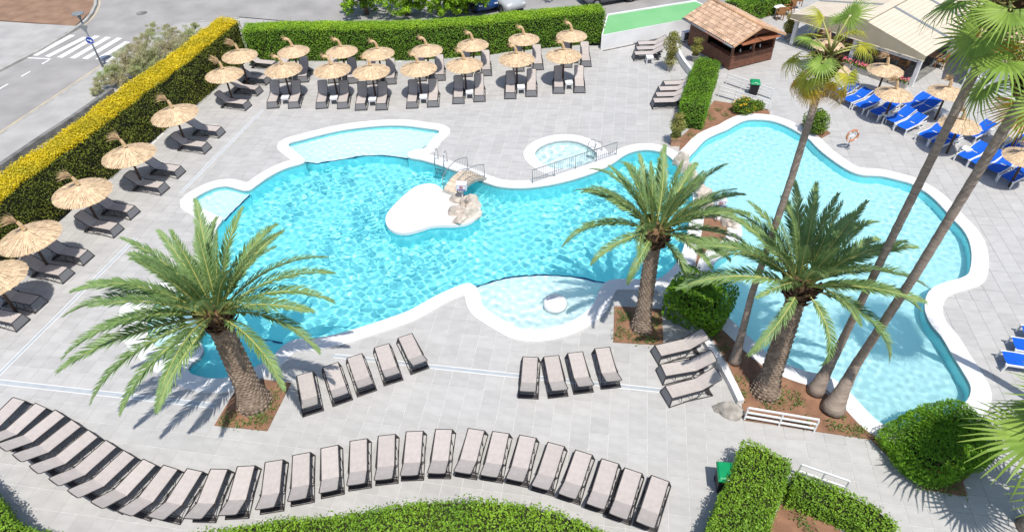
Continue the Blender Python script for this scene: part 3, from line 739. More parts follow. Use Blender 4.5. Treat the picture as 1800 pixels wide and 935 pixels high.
def place_frond(parent, base, az, el, L, di, v, twist):
    me, mr = FR[(di, v)]
    o = link('frond', me, parent); m = link('midrib', mr, o)
    M_ = Matrix.Translation(base) @ Matrix.Rotation(az, 4, 'Z') @ Matrix.Rotation(-el, 4, 'Y') @ Matrix.Rotation(twist, 4, 'X')
    s = L / 3.9
    o.matrix_local = M_ @ Matrix.Scale(s, 4)
    return o
def date_trunk(root, top, r0, r1, r2, seed, flare=1.45):
    """leaning stout trunk from (0,0,0) to top covered with diamond leaf scars"""
    top = Vector(top); n = 16; pts = []; rad = []
    for i in range(n):
        t = i / (n - 1); p = Vector((top.x * (t ** .9), top.y * (t ** .9), top.z * t)); pts.append(p)
        rad.append((r0 * flare if t == 0 else r0 * (1 + (flare - 1) * max(0, 1 - t / .18))) * (1 - t) + r1 * t if t < .9 else r1 + (r2 - r1) * (t - .9) / .1)
    mb = MB(); mb.tube(pts, [q * .93 for q in rad], 22); mb.build('trunk', M['datebark'], root, True)
    r = np.random.default_rng(seed); V = []; F = []; b = 0
    rows = int(top.z / .105)
    for i in range(rows):
        t = (i + .4) / rows * .97; p = Vector((top.x * t ** .9, top.y * t ** .9, top.z * t)); j = min(n - 2, int(t * (n - 1))); f = t * (n - 1) - j; q = rad[j] * (1 - f) + rad[j + 1] * f
        m = max(12, int(2 * math.pi * q / .165)); off = (i % 2) * .5
        for k in range(m):
            a = 2 * math.pi * (k + off) / m + r.uniform(-.04, .04); ca, sa = math.cos(a), math.sin(a); hw = math.pi / m * 1.02; hh = .105 * r.uniform(.85, 1.1); out = q * (1 + .045 + .05 * r.random())
            ctr = (p.x + out * ca, p.y + out * sa, p.z + hh * .25)
            pts4 = [(p.x + q * .95 * math.cos(a - hw), p.y + q * .95 * math.sin(a - hw), p.z), (p.x + q * .93 * ca, p.y + q * .93 * sa, p.z - hh), (p.x + q * .95 * math.cos(a + hw), p.y + q * .95 * math.sin(a + hw), p.z), (p.x + q * .93 * ca, p.y + q * .93 * sa, p.z + hh * .8), ctr]
            V += pts4; F += [(b, b + 1, b + 4), (b + 1, b + 2, b + 4), (b + 2, b + 3, b + 4), (b + 3, b, b + 4)]; b += 5
    link('leaf_scars', mesh_np('leaf_scars', V, F, M['datebark']), root, kind='stuff')
def crown_boss(root, c, rr, h, seed):
    r = np.random.default_rng(seed); V = []; F = []; b = 0
    for k in range(150):
        a = r.uniform(0, 6.283); zz = r.uniform(-.55, .35) * h; q = rr * (1 - .35 * abs(zz) / h)
        base = Vector((c[0] + q * math.cos(a), c[1] + q * math.sin(a), c[2] + zz)); d = Vector((math.cos(a), math.sin(a), .9 + r.uniform(-.2, .6))).normalized(); s = Vector((-math.sin(a), math.cos(a), 0)); ln = r.uniform(.18, .34); wd = r.uniform(.05, .09)
        V += [base - s * wd - d * .12, base + s * wd - d * .12, base + s * wd * .6 + d * ln, base - s * wd * .6 + d * ln, base + Vector((math.cos(a), math.sin(a), 0)) * .05]
        F += [(b, b + 1, b + 4), (b + 1, b + 2, b + 4), (b + 2, b + 3, b + 4), (b + 3, b, b + 4)]; b += 5
    link('leaf_base_stubs', mesh_np('leaf_base_stubs', [tuple(v) for v in V], F, M['crownfibre']), root, kind='stuff')
    mb = MB(); mb.lathe([(rr * .7, -.5 * h), (rr * .95, -.2 * h), (rr * .9, .15 * h), (rr * .5, .5 * h), (.02, .6 * h)], 14, c); mb.build('crown_heart', M['crownfibre'], root, True)
def date_palm(label, base, top, L, seed, specs, r0=.40, r1=.34, r2=.42):
    root = empty('date_palm', base, 0, label, 'palm tree'); t = Vector(top) - Vector(base)
    date_trunk(root, t, r0, r1, r2, seed); crown_boss(root, (t.x, t.y, t.z + .15), .42, .75, seed + 1)
    rr = random.Random(seed)
    for az, el, ls, di in specs:
        a = R(az); c = Vector((t.x + .25 * math.cos(a), t.y + .25 * math.sin(a), t.z + .25 + .25 * math.sin(R(el))))
        place_frond(root, c, a, R(el), L * ls, di, rr.randrange(3), R(rr.uniform(-25, 25)))
    return root
def ring(n, az0, el, ls, di, rnd, jit=10):
    return [(az0 + 360 * k / n + rnd.uniform(-jit, jit), el + rnd.uniform(-7, 7), ls * rnd.uniform(.88, 1.06), di) for k in range(n)]
rd = random.Random(3)
# left palm: fronds mostly as in the photograph (azimuth 0 = right, 90 = away from the camera)
base = G(449, 709); top = G(383, 564, 3.6)
sp = ring(9, 10, 74, .74, 0, rd) + ring(11, 25, 56, .9, 1, rd) + ring(8, 5, 40, 1.0, 2, rd) + [(178, 30, 1.12, 2), (196, 22, 1.14, 2), (207, 14, 1.16, 1), (218, 8, 1.12, 2), (236, 6, 1.0, 2), (256, 2, .9, 3), (322, 14, .95, 3), (345, 22, 1.0, 3), (5, 30, 1.0, 3), (28, 36, 1.0, 2), (60, 38, .95, 2), (115, 36, .95, 2), (150, 34, 1.05, 2)]
date_palm('big stout date palm in a square soil bed left of the main pool', base, top, 3.5, 7, sp, .41, .33, .43)
base = G(1127, 577); top = G(1150, 418, 4.05)
sp = ring(8, 10, 76, .75, 0, rd) + ring(10, 35, 58, .9, 1, rd) + ring(8, 12, 40, 1.0, 2, rd) + [(182, 26, 1.05, 3), (205, 12, .8, 3), (150, 34, 1.0, 3), (350, 14, 1.05, 2), (335, 4, .95, 3), (300, -6, .8, 4), (240, 0, .7, 4), (15, 24, 1.0, 2), (40, 30, 1.0, 2), (120, 40, 1.0, 2), (80, 45, 1.0, 1)]
date_palm('date palm in a square soil bed between main pool and right pool', base, top, 2.9, 8, sp, .285, .235, .33)
base = G(1345, 690); top = G(1404, 512, 4.2)
sp = ring(8, 0, 76, .74, 0, rd) + ring(10, 20, 58, .9, 1, rd) + ring(8, 0, 40, 1.0, 2, rd) + [(178, 18, 1.12, 2), (150, 26, 1.1, 2), (165, 40, 1.0, 2), (235, -4, .85, 3), (290, -10, .85, 4), (325, 2, 1.1, 3), (345, 14, 1.1, 2), (5, 20, 1.15, 2), (20, 28, 1.0, 2), (45, 40, 1.0, 2), (120, 40, 1.0, 2), (75, 46, 1.0, 1)]
date_palm('leaning date palm beside tall fan palm trunks at the right pool', base, top, 3.05, 9, sp, .345, .27, .36)

# ------------------------------------------------------------------ fan palms
def fan_mesh(name, rad, seed, dry=False, spread=R(285), fold=.35, droop=.5):
    r = np.random.default_rng(seed); nseg = 34; V = []; F = []; b = 0
    for k in range(nseg):
        a = -spread / 2 + spread * (k + .5) / nseg; ln = rad * (.80 + .2 * math.cos(a * .62)) * r.uniform(.92, 1.05)
        d = np.array([math.cos(a), math.sin(a), 0]); s = np.array([-math.sin(a), math.cos(a), 0]); hw = spread / nseg * .5
        lift = fold * (1 - abs(a) / (spread / 2)) * .25 - .12 * (abs(a) / (spread / 2))
        zz = .035 * (1 if k % 2 else -1)
        rr_ = [.06, .42 * ln, .72 * ln, ln]; w_ = [.02, .42 * ln * math.tan(hw) * 1.1, .020, .003]
        dz = [0, lift * .5, lift * .55 - droop * .10 * ln * r.uniform(.6, 1.4), lift * .35 - droop * .38 * ln * r.uniform(.5, 1.5)]
        q = []
        for ri, wi, zi in zip(rr_, w_, dz):
            p = d * ri + np.array([0, 0, zi]); q += [p - s * wi + [0, 0, zz * wi * 6], p + s * wi - [0, 0, zz * wi * 6]]
        V += q; F += [(b + 2 * i, b + 2 * i + 1, b + 2 * i + 3, b + 2 * i + 2) for i in range(3)]; b += 8
    me = mesh_np(name, V, F, M['fandry' if dry else 'fan'])
    return me
FAN = [fan_mesh('fan_blade', 1.0, 70 + k, False, R(250 + 25 * k), .5 - .1 * k, .35 + .2 * k) for k in range(4)]
FANY = [fan_mesh('yellow_fan_blade', 1.0, 76 + k, False, R(230), .3, 1.0) for k in range(4)]
for q_ in FANY: q_.materials.clear(); q_.materials.append(M['fanyellow'])
FAND = [fan_mesh('dry_fan_blade', 1.0, 80 + k, True, R(200), .2, 1.2) for k in range(2)]
PET = MB().tube([(0, 0, 0), (.5, 0, .03), (1.0, 0, 0)], [.030, .022, .014], 5).mesh('leaf_stalk', M['rachis'], True)
def fan_frond(root, c, az, el, pl, rad, v, dry=False, drop=R(25), yel=False):
    d = Vector((math.cos(el) * math.cos(az), math.cos(el) * math.sin(az), math.sin(el)))
    o = link('fan_frond', (FAND if dry else (FANY if yel else FAN))[v], root)
    o.matrix_local = Matrix.Translation(Vector(c) + d * pl) @ Matrix.Rotation(az, 4, 'Z') @ Matrix.Rotation(-(el - drop), 4, 'Y') @ Matrix.Scale(rad, 4)
    s = link('leaf_stalk', PET, root); s.matrix_local = Matrix.Translation(c) @ Matrix.Rotation(az, 4, 'Z') @ Matrix.Rotation(-el, 4, 'Y') @ Matrix.Diagonal((pl, 1, 1, 1))
def fan_palm(label, base, pts, rad, seed, n=34, fr=1.0, pl=.95, dryn=5, elmin=-35, flare=1.9, yel=0.0):
    """pts: trunk points relative to base, last is the crown"""
    rr = random.Random(seed); root = empty('fan_palm', base, 0, label, 'palm tree')
    P = resample(pts, .22); n_ = len(P); radl = []
    for i in range(n_):
        t = i / (n_ - 1); radl.append(rad * (1 + (flare - 1) * math.exp(-t * 16)) * (1 - .18 * t) * (1.0 + (.06 if i % 2 else -.02) + rr.uniform(-.015, .02)))
    MB().tube([tuple(p) for p in P], radl, 14).build('trunk', M['palmbark'], root, True)
    # ring scars
    V = []; mb = MB()
    for i in range(2, n_ - 1, 2):
        p = P[i]; q = radl[i] * 1.0
        mb.lathe([(q * .95, -.035), (q * 1.06, -.006), (q * 1.05, .012), (q * .95, .03)], 12, tuple(p), False)
    mb.build('ring_scars', M['palmbark'], root, kind='stuff')
    c = Vector(P[-1]); crown_boss(root, tuple(c), rad * 1.6, .5, seed)
    for k in range(n):
        t = (k + .5) / n; el = R(78 - (78 - elmin) * t ** .85 + rr.uniform(-6, 6)); az = k * 2.39996 + rr.uniform(-.2, .2)
        fan_frond(root, c + Vector((0, 0, .2 + .2 * (1 - t))), az, el, pl * rr.uniform(.85, 1.15), fr * rr.uniform(.88, 1.12), rr.randrange(4), False, R(20 + 25 * t), rr.random() < yel * (.4 + t))
    for k in range(dryn):
        az = k * 2.39996 + .6; fan_frond(root, c, az, R(-38 + rr.uniform(-14, 10)), pl * .9, fr * .9, k % 2, True, R(30))
    return root
b = G(1291, 637); t = G(1452, 118, 10.6)
fan_palm('slim fan palm with yellowing fronds rising beside the leaning date palm', b, [(0, 0, 0), ((t.x - b.x) * .3 - .12, (t.y - b.y) * .3, 3.2), ((t.x - b.x) * .7, (t.y - b.y) * .7, 7.4), (t.x - b.x, t.y - b.y, 10.6)], .105, 31, 13, .52, .75, 5, -28, 2.3, .8)
b = G(1432, 690); t = G(1762, 30, 12.6); m1 = G(1475, 610, 1.7)
fan_palm('tall fan palm whose trunk crosses the right pool, farther of the two', b, [(0, 0, 0), (m1.x - b.x, m1.y - b.y, 1.7), ((t.x - b.x) * .55, (t.y - b.y) * .55, 6.9), (t.x - b.x, t.y - b.y, 12.6)], .112, 32, 14, .86, 1.0, 1, -42, 2.7, .15)
b = G(1462, 722); t = G(1812, 150, 11.6); m1 = G(1505, 640, 1.6)
fan_palm('tall fan palm with swollen base nearest the white fence at right pool', b, [(0, 0, 0), (m1.x - b.x, m1.y - b.y, 1.6), ((t.x - b.x) * .55, (t.y - b.y) * .55, 6.3), (t.x - b.x, t.y - b.y, 11.6)], .125, 33, 10, .9, .9, 1, -30, 3.2, .15)
t = G(1868, 800, 3.0); b = Vector((t.x + .4, t.y - .4, 0))
fan_palm('fan palm at the right edge with long blades hanging over the juniper', b, [(0, 0, 0), (-.2, .2, 1.6), (t.x - b.x, t.y - b.y, 3.0)], .2, 34, 8, 1.5, 1.15, 0, -5)
t = Vector((14.7, 13.0, 8.0)); b = Vector((17.4, 12.0, 0))
fan_palm('leaning fan palm just outside the right edge shading the blue loungers', b, [(0, 0, 0), (-1.0, .4, 4), (t.x - b.x, t.y - b.y, 8.0)], .16, 36, 14, .95, .95, 0, -25)

# ------------------------------------------------------------------ trees beyond the hedges
def tree(name, label, base, h, crown, mt, n, size, seed, trunk_r=.12, z0=0.0, group=None, open_=.0, asp=.5):
    """crown: list of (dx,dy,z,rx,ry,rz) clumps"""
    r = np.random.default_rng(seed); root = empty(name, (base[0], base[1], z0), 0, label, 'tree', group)
    mb = MB(); mb.tube([(0, 0, -.05), (.05, .03, h * .3), (0, .05, h * .55)], [trunk_r * 1.3, trunk_r, trunk_r * .7], 8)
    for (dx, dy, z, rx, ry, rz) in crown: mb.tube([(.03, .03, h * .32), (dx * .5, dy * .5, (h * .32 + z) / 2 + .1), (dx * .9, dy * .9, z)], [trunk_r * .6, trunk_r * .4, trunk_r * .15], 5)
    mb.build('trunk', M['bark'], root, True)
    A = []; B = []
    tot = sum(c[3] * c[4] for c in crown)
    for (dx, dy, z, rx, ry, rz) in crown:
        k = int(n * rx * ry / tot); D = r.normal(size=(k, 3)); D /= np.linalg.norm(D, axis=1)[:, None]
        # twig clumps
        ncl = max(14, int(k / 60)); cl = r.normal(size=(ncl, 3)); cl /= np.linalg.norm(cl, axis=1)[:, None]; cl *= (r.random(ncl) ** .33 * .85)[:, None]
        q = cl[r.integers(0, ncl, k)] + D * (.26 * r.random(k) ** .5)[:, None]
        A.append(q * [rx, ry, rz] + [dx, dy, z]); B.append(D + [0, 0, .4])
    foliage('crown', np.concatenate(A), np.concatenate(B), size, mt, root, r, 1.0, asp)
    return root
def clumps(seed, n, rad, zc, zr, sz):
    r = random.Random(seed)
    return [(r.uniform(-rad, rad), r.uniform(-rad, rad), zc + r.uniform(-zr, zr), sz * r.uniform(.7, 1.2), sz * r.uniform(.7, 1.2), sz * r.uniform(.6, 1.0)) for _ in range(n)]
for k, (x, y, hh, lab) in enumerate(((640, 33, 4.2, 'street tree with a low branch at the left end behind the back hedge'), (712, 34, 4.3, 'street tree second from the left behind the back hedge'), (770, 33, 4.4, 'street tree with bright young leaves above the middle of back hedge'), (818, 30, 4.2, 'street tree leaning over the blue parked car'))):
    b = G(x, y); tree('street_tree', lab, (b.x, b.y + 1.1), 3.0, clumps(40 + k, 11, 1.3, 1.55, .8, .95), 'l_tree', 10500, .15, 60 + k, .14, -.1, 'street trees behind the back hedge')
b = G(1000, -6); tree('street_tree', 'sparse street tree reaching into the top edge above the hedge end', (b.x, b.y), 2.8, clumps(47, 6, 1.6, 1.5, .5, .8), 'l_tree', 2600, .15, 67, .12, -.1, 'street trees behind the back hedge')
b = G(1090, -2); tree('street_tree', 'small yellowish street tree near the dark car beyond the green roof', (b.x, b.y + .5), 2.4, clumps(48, 5, 1.1, 1.2, .5, .6), 'l_tree', 1800, .14, 68, .1, -.1, 'street trees behind the back hedge')
# tamarisk
b = G(255, 128); cl_ = []
for k, (x, y, z, q) in enumerate(((170,158,.3,.5),(182,146,.5,.6),(190,132,.7,.65),(205,118,.9,.7),(222,128,.6,.7),(222,98,1.2,.75),(240,80,1.5,.7),(250,110,.9,.85),(262,64,1.7,.6),(268,90,1.3,.85),(285,105,.8,.8),(290,72,1.4,.8),(300,52,1.5,.55),(312,82,1.0,.8),(325,60,1.2,.7),(340,74,.8,.6),(345,50,1.1,.5),(268,48,2.0,.4),(205,140,.4,.6),(236,120,.6,.8))):
    p = G(x, y, z); cl_.append((p.x - b.x, p.y - b.y, z, q * 1.05, q * 1.05, q * .75))
tree('tamarisk_tree', 'feathery grey green tamarisk beside the golden hedge and street', (b.x, b.y), 1.6, cl_, 'l_olive', 34000, .15, 71, .06, 0.0, asp=.14)
c = G(52, 4); tree('pine_tree', 'pine at the top left corner on the bare earth island', (c.x - .5, c.y + 2.0), 4.2, clumps(49, 6, 1.0, 3.0, .5, .9), 'l_dark', 2600, .15, 69, .14)
mb_h = gx([(1290, 8), (1330, -4), (1380, -18)], 1.2)
hedge('leafy hedge behind the bar hut beside the dining terrace', 'hedge', mb_h, 1.5, 1.2, 'l_hedge', 'l_shrub', 420, .09, .09, seed=14)
# ================================================================== LOUNGERS
def make_lounger(th, seat_x=1.18, backl=.76):
    """sling lounger: foot at x=0, head towards +X"""
    root = empty('sun_lounger'); fw, gw = .262, .335          # half widths of the sling and of the feet
    # seat sling with a slight sag
    nx, ny = 8, 5; V = []; F = []
    for i in range(nx):
        for j in range(ny):
            u = i / (nx - 1); v = j / (ny - 1) * 2 - 1; V.append((.10 + u * (seat_x - .10), v * (fw - .012), .365 - .02 * u - .018 * (1 - v * v) * math.sin(math.pi * min(1, u * 1.05))))
    F = [(i * ny + j, (i + 1) * ny + j, (i + 1) * ny + j + 1, i * ny + j + 1) for i in range(nx - 1) for j in range(ny - 1)]
    mb = MB().add(V, F); me = mb.mesh('seat', M['sling'], True); link('seat', me, root)
    bx, bz = seat_x, .345; dx, dz = math.cos(th), math.sin(th); V = []
    for i in range(nx):
        for j in range(ny):
            u = i / (nx - 1); v = j / (ny - 1) * 2 - 1; e = u * (backl - .01) - (.035 * v * v if u > .9 else 0)
            s_ = -.014 * (1 - v * v) * math.sin(math.pi * u) ; V.append((bx + dx * e - dz * s_, v * (fw - .012), bz + dz * e + dx * s_))
    b = link('backrest', MB().add(V, F).mesh('backrest', M['sling'], True), root)
    mb = MB(); hw = fw
    rim = [(bx, -hw, bz)] + [(bx + dx * e, s * hw * k, bz + dz * e) for e, s, k in ((backl * .5, -1, 1), (backl - .06, -1, 1), (backl - .01, -1, .86), (backl, 0, 1), (backl - .01, 1, .86), (backl - .06, 1, 1), (backl * .5, 1, 1))] + [(bx, hw, bz)]
    mb.tube(rim, .015, 6); link('backrest_frame', mb.mesh('backrest_frame', M['charcoal'], True), b)
    # foot panel
    mb = MB(); mb.quad((.098, -fw + .015, .355), (.098, fw - .015, .355), (.012, gw - .03, .05), (.012, -gw + .03, .05)); link('foot_panel', mb.mesh('foot_panel', M['mesh']), root)
    for s in (-1, 1):
        mb = MB(); q = s * fw; g = s * gw
        mb.tube([(seat_x + .05, q, .345), (.14, q, .372), (.10, q, .362), (.0, g, .0)], .0165, 6)
        mb.tube([(.01, g, .03), (.55, g, .10), (1.05, g, .17), (seat_x + .03, s * (fw + .012), .33)], .014, 6)
        mb.tube([(.50, s * (gw - .02), .09), (1.15, g, .05), (1.58, g, .0)], .014, 6)
        mb.tube([(1.58, g, .0), (1.40, s * (fw + .015), .22), (seat_x, s * (fw + .012), .33)], .0165, 6)
        mb.tube([(.42, q, .355), (.46, s * (fw + .02), .09)], .012, 5); mb.tube([(.80, q, .355), (.83, s * (fw + .02), .13)], .012, 5)
        link('side_frame', mb.mesh('side_frame', M['charcoal'], True), root)
        e = .45 * backl; mb = MB(); mb.tube([(bx + dx * e, s * (fw - .03), bz + dz * e), (1.42, s * (fw - .03), .06 if th < .4 else .12)], .011, 5)
        link('back_support', mb.mesh('back_support', M['charcoal'], True), root)
        mb = MB(); mb.lathe([(.028, -.02), (.034, 0), (.028, .02)], 8); o = link('pivot_knob', mb.mesh('pivot_knob', M['charcoal'], True), root, (seat_x, s * (fw + .025), .352), (math.pi / 2, 0, 0))
    for x_, w_, z_, r_ in ((.0, gw, .012, .015), (1.58, gw, .012, .015), (1.42, gw, .10, .012), (.10, fw, .36, .0155)):
        mb = MB(); mb.tube([(x_, -w_, z_), (x_, w_, z_)], r_, 6); link('crossbar', mb.mesh('crossbar', M['charcoal'], True), root)
    mb = MB(); mb.box((1.50, 0, .045), (.12, gw * 2 - .06, .012)); link('rear_shade_sheet', mb.mesh('rear_shade_sheet', M['charcoal']), root)  # dark sheet added to stand in for the shade under the backrest
    return root
PROTO = {}
def lounger(kind, origin, ang, label, group, jitter=0.0):
    if kind not in PROTO:
        o = make_lounger({'raised': R(34), 'low': R(29), 'mid': R(27), 'upright': R(43)}[kind]); PROTO[kind] = o
    else: o = copy_tree(PROTO[kind])
    o.location = (origin[0], origin[1], 0.006); o.rotation_euler = (0, 0, ang)
    return tag(o, label, 'sun lounger', group)
def by_foot_top(foot, rear, kind, label, group, tip=False):
    a = G(foot[0], foot[1], .362); b = G(rear[0], rear[1], (.345 + .76 * math.sin(R(29))) if tip else 0.0); d = b - a; ang = math.atan2(d.y, d.x)
    e = Vector((math.cos(ang), math.sin(ang), 0)); lounger(kind, a - e * .10, ang, label, group)
# bottom row, from the left edge to the right
tipped = [((34,701.5),(-55,765)),((72.5,713),(-27,778)),((106,726),(-6,793)),((134.5,743.6),(21.6,810.7)),((164,762),(52,831)),((196,779.6),(87.8,852.4)),((227.7,797.6),(122,873)),((263.4,812),(165,892)),((300.6,821),(214.6,907.6)),((343,826),(269.5,915)),((385.7,824.4),(336.6,915)),((433,819),(398,909.5))]
reared = [((482,810),(477.5,910)),((530,797.5),(532,896)),((579.5,785),(585.6,881)),((630.5,773),(633,868.6)),((680,764.6),(680,859.6)),((729,758),(724.4,853)),((780.5,754.6),(771.5,850)),((837.5,754.8),(816.5,849)),((880.5,760),(862,855)),((928,767),(906.6,861.8)),((977.7,780.7),(950.7,874.7)),((1026.4,795),(997,889)),((1072.7,810.5),(1045,908)),((1113.4,827),(1084.8,922.6)),((1160.7,840.8),(1131.5,935.7))]
g = 'loungers in the long curved front row'
for k, (f, h) in enumerate(tipped): by_foot_top(f, h, 'low', 'beige sling lounger, %s from the left edge in the long curved front row' % ORD[k], g, True)
for k, (f, h) in enumerate(reared): by_foot_top(f, h, 'low', 'beige sling lounger, %s from the right end in the long curved front row' % ORD[len(reared) - 1 - k], g)
# the five and the four by the pool
for k, (f, h) in enumerate((((535.5,656.5),(551.5,729)),((581,641),(603,709)),((623,625.5),(646,693.5)),((671,607.5),(693,676)),((712,590),(739.6,655)))):
    by_foot_top(f, h, 'low', 'beige sling lounger, %s from the big left palm in the row of five' % ORD[k], 'five loungers between the left palm and the pool')
for k, (f, h) in enumerate((((932.6,627.6),(928,706)),((969,626),(982,702.5)),((1011,619.5),(1027,695.5)),((1058.6,611.5),(1075,687)))):
    by_foot_top(f, h, 'low', 'beige sling lounger, %s from the left in the four below the round beach' % ORD[k], 'four loungers below the round beach')
for k, (f, h) in enumerate((((1150,630),(1233,588)),((1158.4,664),(1246,626)),((1168,703),(1259,656.5)))):
    a = G(*f); b = G(h[0], h[1], .68); ang = math.atan2(b.y - a.y, b.x - a.x)
    lounger('mid', a, ang, 'beige sling lounger, %s of three slanted beside the curved white kerb wall' % ('farthest', 'middle', 'nearest')[k], 'three slanted loungers by the kerb wall')
# left row, pairs under the parasols (nearest pair last)
LR = [((487,121),(473,147)),((458,165.6),(437.5,191)),((391,238.6),(366.4,266)),((320,308.6),(291.3,337.5)),((238.7,380),(210,411)),((157,459),(122,490)),((74,541),(42,573))]
for k, pr in enumerate(LR):
    for q, f in enumerate(pr):
        a = G(*f); ang = R(163.5 + (0, 0, 1, 0, -1, 0, 0)[k])
        lounger('raised', a, ang, 'beige lounger on the %s side of the %s parasol from the back, golden hedge row' % (('far', 'near')[q], ORD[k]), 'loungers in pairs along the golden hedge')
# back rows
FRN = [(480,191.5),(517.5,191.5),(566,192),(603.5,192),(634.7,195),(671,194.5),(724.6,191.6),(761.5,189.4),(806,183.5),(843,180),(897,175),(934,171),(982,165.6),(1018.5,164.4)]
REA = [(500,146),(533,146),(587,147),(620,148),(653,149.5),(687,149.5),(740,144),(773.5,143),(821,136),(855,134.5),(912,127),(946,124),(996,120),(1030,118.7)]
for row, lst, nm in ((0, FRN, 'front'), (1, REA, 'rear')):
    for k, f in enumerate(lst):
        a = G(*f); ang = R(90 + (3, 3, 2, 2, 1, 1, 0, 0, -2, -2, -4, -4, -5, -5)[k] + random.uniform(-1.2, 1.2) + (4 if row else 2))
        lounger('upright', a, ang, 'beige lounger %s of the %s parasol from the left, %s row before back hedge' % (('left', 'right')[k % 2], ORD[k // 2], nm), 'loungers in pairs before the back hedge')
# the two small groups by the potted shrubs
for k, (f, h) in enumerate((((1118,86.5),(1162,84)),((1115.5,95.5),(1160,93)),((1112,104.5),(1157,102)))):
    a = G(*f); b = G(*h); lounger('mid', a, math.atan2(b.y - a.y, b.x - a.x), 'beige lounger by the tall potted shrub and white wall, %s of three' % ('farthest', 'middle', 'nearest')[k], 'three loungers by the white wall')
for k, (f, h) in enumerate((((1163,157),(1206,155)),((1154.5,167),(1198,165)),((1149,177.5),(1193,175.5)),((1144.5,188),(1189,186)))):
    a = G(*f); b = G(*h); lounger('mid', a, math.atan2(b.y - a.y, b.x - a.x), 'beige lounger against the short hedge, %s of four' % ('farthest', 'second farthest', 'second nearest', 'nearest')[k], 'four loungers against the short hedge')
# blue loungers with white resin frames
def make_blue():
    root = empty('blue_lounger'); hw = .30; th = R(19); sx = 1.02; bl = .72; nx, ny = 9, 4
    V = [(.05 + i / (nx - 1) * (sx - .05), (j / (ny - 1) * 2 - 1) * (hw - .01), .355 + .02 * math.sin(i * .7) - .02 * (1 - (j / (ny - 1) * 2 - 1) ** 2)) for i in range(nx) for j in range(ny)]
    F = [(i * ny + j, (i + 1) * ny + j, (i + 1) * ny + j + 1, i * ny + j + 1) for i in range(nx - 1) for j in range(ny - 1)]
    link('seat', MB().add(V, F).mesh('seat', M['blue'], True), root)
    V = [(sx + math.cos(th) * u - math.sin(th) * s, (j / (ny - 1) * 2 - 1) * (hw - .01), .36 + math.sin(th) * u + math.cos(th) * s) for i in range(nx) for j in range(ny) for u in (i / (nx - 1) * bl,) for s in (-.02 * (1 - (j / (ny - 1) * 2 - 1) ** 2) + .025 * math.sin(math.pi * i / (nx - 1)),)]
    link('backrest', MB().add(V, F).mesh('backrest', M['blue'], True), root)
    for s in (-1, 1):
        y = s * (hw + .015)
        mb = MB(); mb.beam((.0, y, .335), (sx + .1, y, .33), .045, .075); mb.beam((sx + .1, y, .33), (1.72, y, .30), .045, .06)
        mb.beam((.06, y, .32), (.02, y, .0), .05, .06); mb.beam((1.05, y, .31), (1.30, y, .0), .05, .06); mb.beam((1.70, y, .30), (1.55, y, .0), .05, .06); mb.beam((1.28, y, .03), (1.58, y, .03), .04, .05)
        link('side_rail', mb.mesh('side_rail', M['plastic'], False, .008), root)
        mb = MB(); mb.beam((sx, s * (hw + .0), .355), (sx + math.cos(th) * bl, s * hw, .355 + math.sin(th) * bl), .03, .045); link('back_rail', mb.mesh('back_rail', M['plastic'], False, .006), root)
        mb = MB(); mb.beam((1.30, s * (hw - .05), .30), (sx + math.cos(th) * .45, s * (hw - .05), .34 + math.sin(th) * .45), .03, .03); link('back_support', mb.mesh('back_support', M['plastic']), root)
        mb = MB(); mb.tube([(.02, s * (hw - .04), .37), (.02, s * (hw + .03), .37)], .022, 6); link('end_cap', mb.mesh('end_cap', M['plastic'], True), root)
    for x_, z_ in ((1.0, .3), (1.5, .28)): mb = MB(); mb.beam((x_, -hw, z_), (x_, hw, z_), .05, .05); link('crossbar', mb.mesh('crossbar', M['plastic']), root)
    return root
BL = [((1464,177),'first from the slim fan palm in the poolside row'),((1484,188),'second from the slim fan palm in the poolside row'),((1505,198.7),'third from the slim fan palm in the poolside row'),((1531.4,210.7),'fourth from the slim fan palm, mostly shaded by a parasol'),((1558.7,223.5),'fifth from the slim fan palm in the poolside row'),((1578.7,235.5),'sixth from the slim fan palm in the poolside row'),
      ((1588,197),'left of two in the back row behind the fifth'),((1607,206),'right of two in the back row behind the fifth'),((1617,252),'left of the pair just left of the farther tall palm trunk'),((1639,264),'right of the pair partly behind the farther tall palm trunk'),((1699,249),'in the back row between the two tall palm trunks'),((1686,288),'poolside left of the nearer tall palm trunk'),
      ((1709,300),'almost hidden behind the nearer tall palm trunk'),((1737,312),'poolside just right of the nearer tall palm trunk'),((1762,327),'dark shaded and nearest to camera in the poolside row'),((1768,274),'back row right of the nearer tall palm trunk'),((1793,288),'back row at the right edge of the picture')]
bproto = None
def blue_at(px, ang, label):
    global bproto
    if bproto is None: o = bproto = make_blue()
    else: o = copy_tree(bproto)
    a = G(*px); o.location = (a.x, a.y, .006); o.rotation_euler = (0, 0, ang)
    tag(o, label, 'sun lounger', 'blue loungers on the right terrace')
for k, (f, lb) in enumerate(BL): blue_at(f, R(30 + random.uniform(-2, 2)), 'blue lounger, ' + lb)
for k, (f, lb) in enumerate((((1754,640),'nearest'),((1771,615),'middle'),((1788,594),'farthest'))):
    blue_at(f, R(-14 - 2 * k), 'blue lounger at the right edge in palm shade, %s of three' % lb)

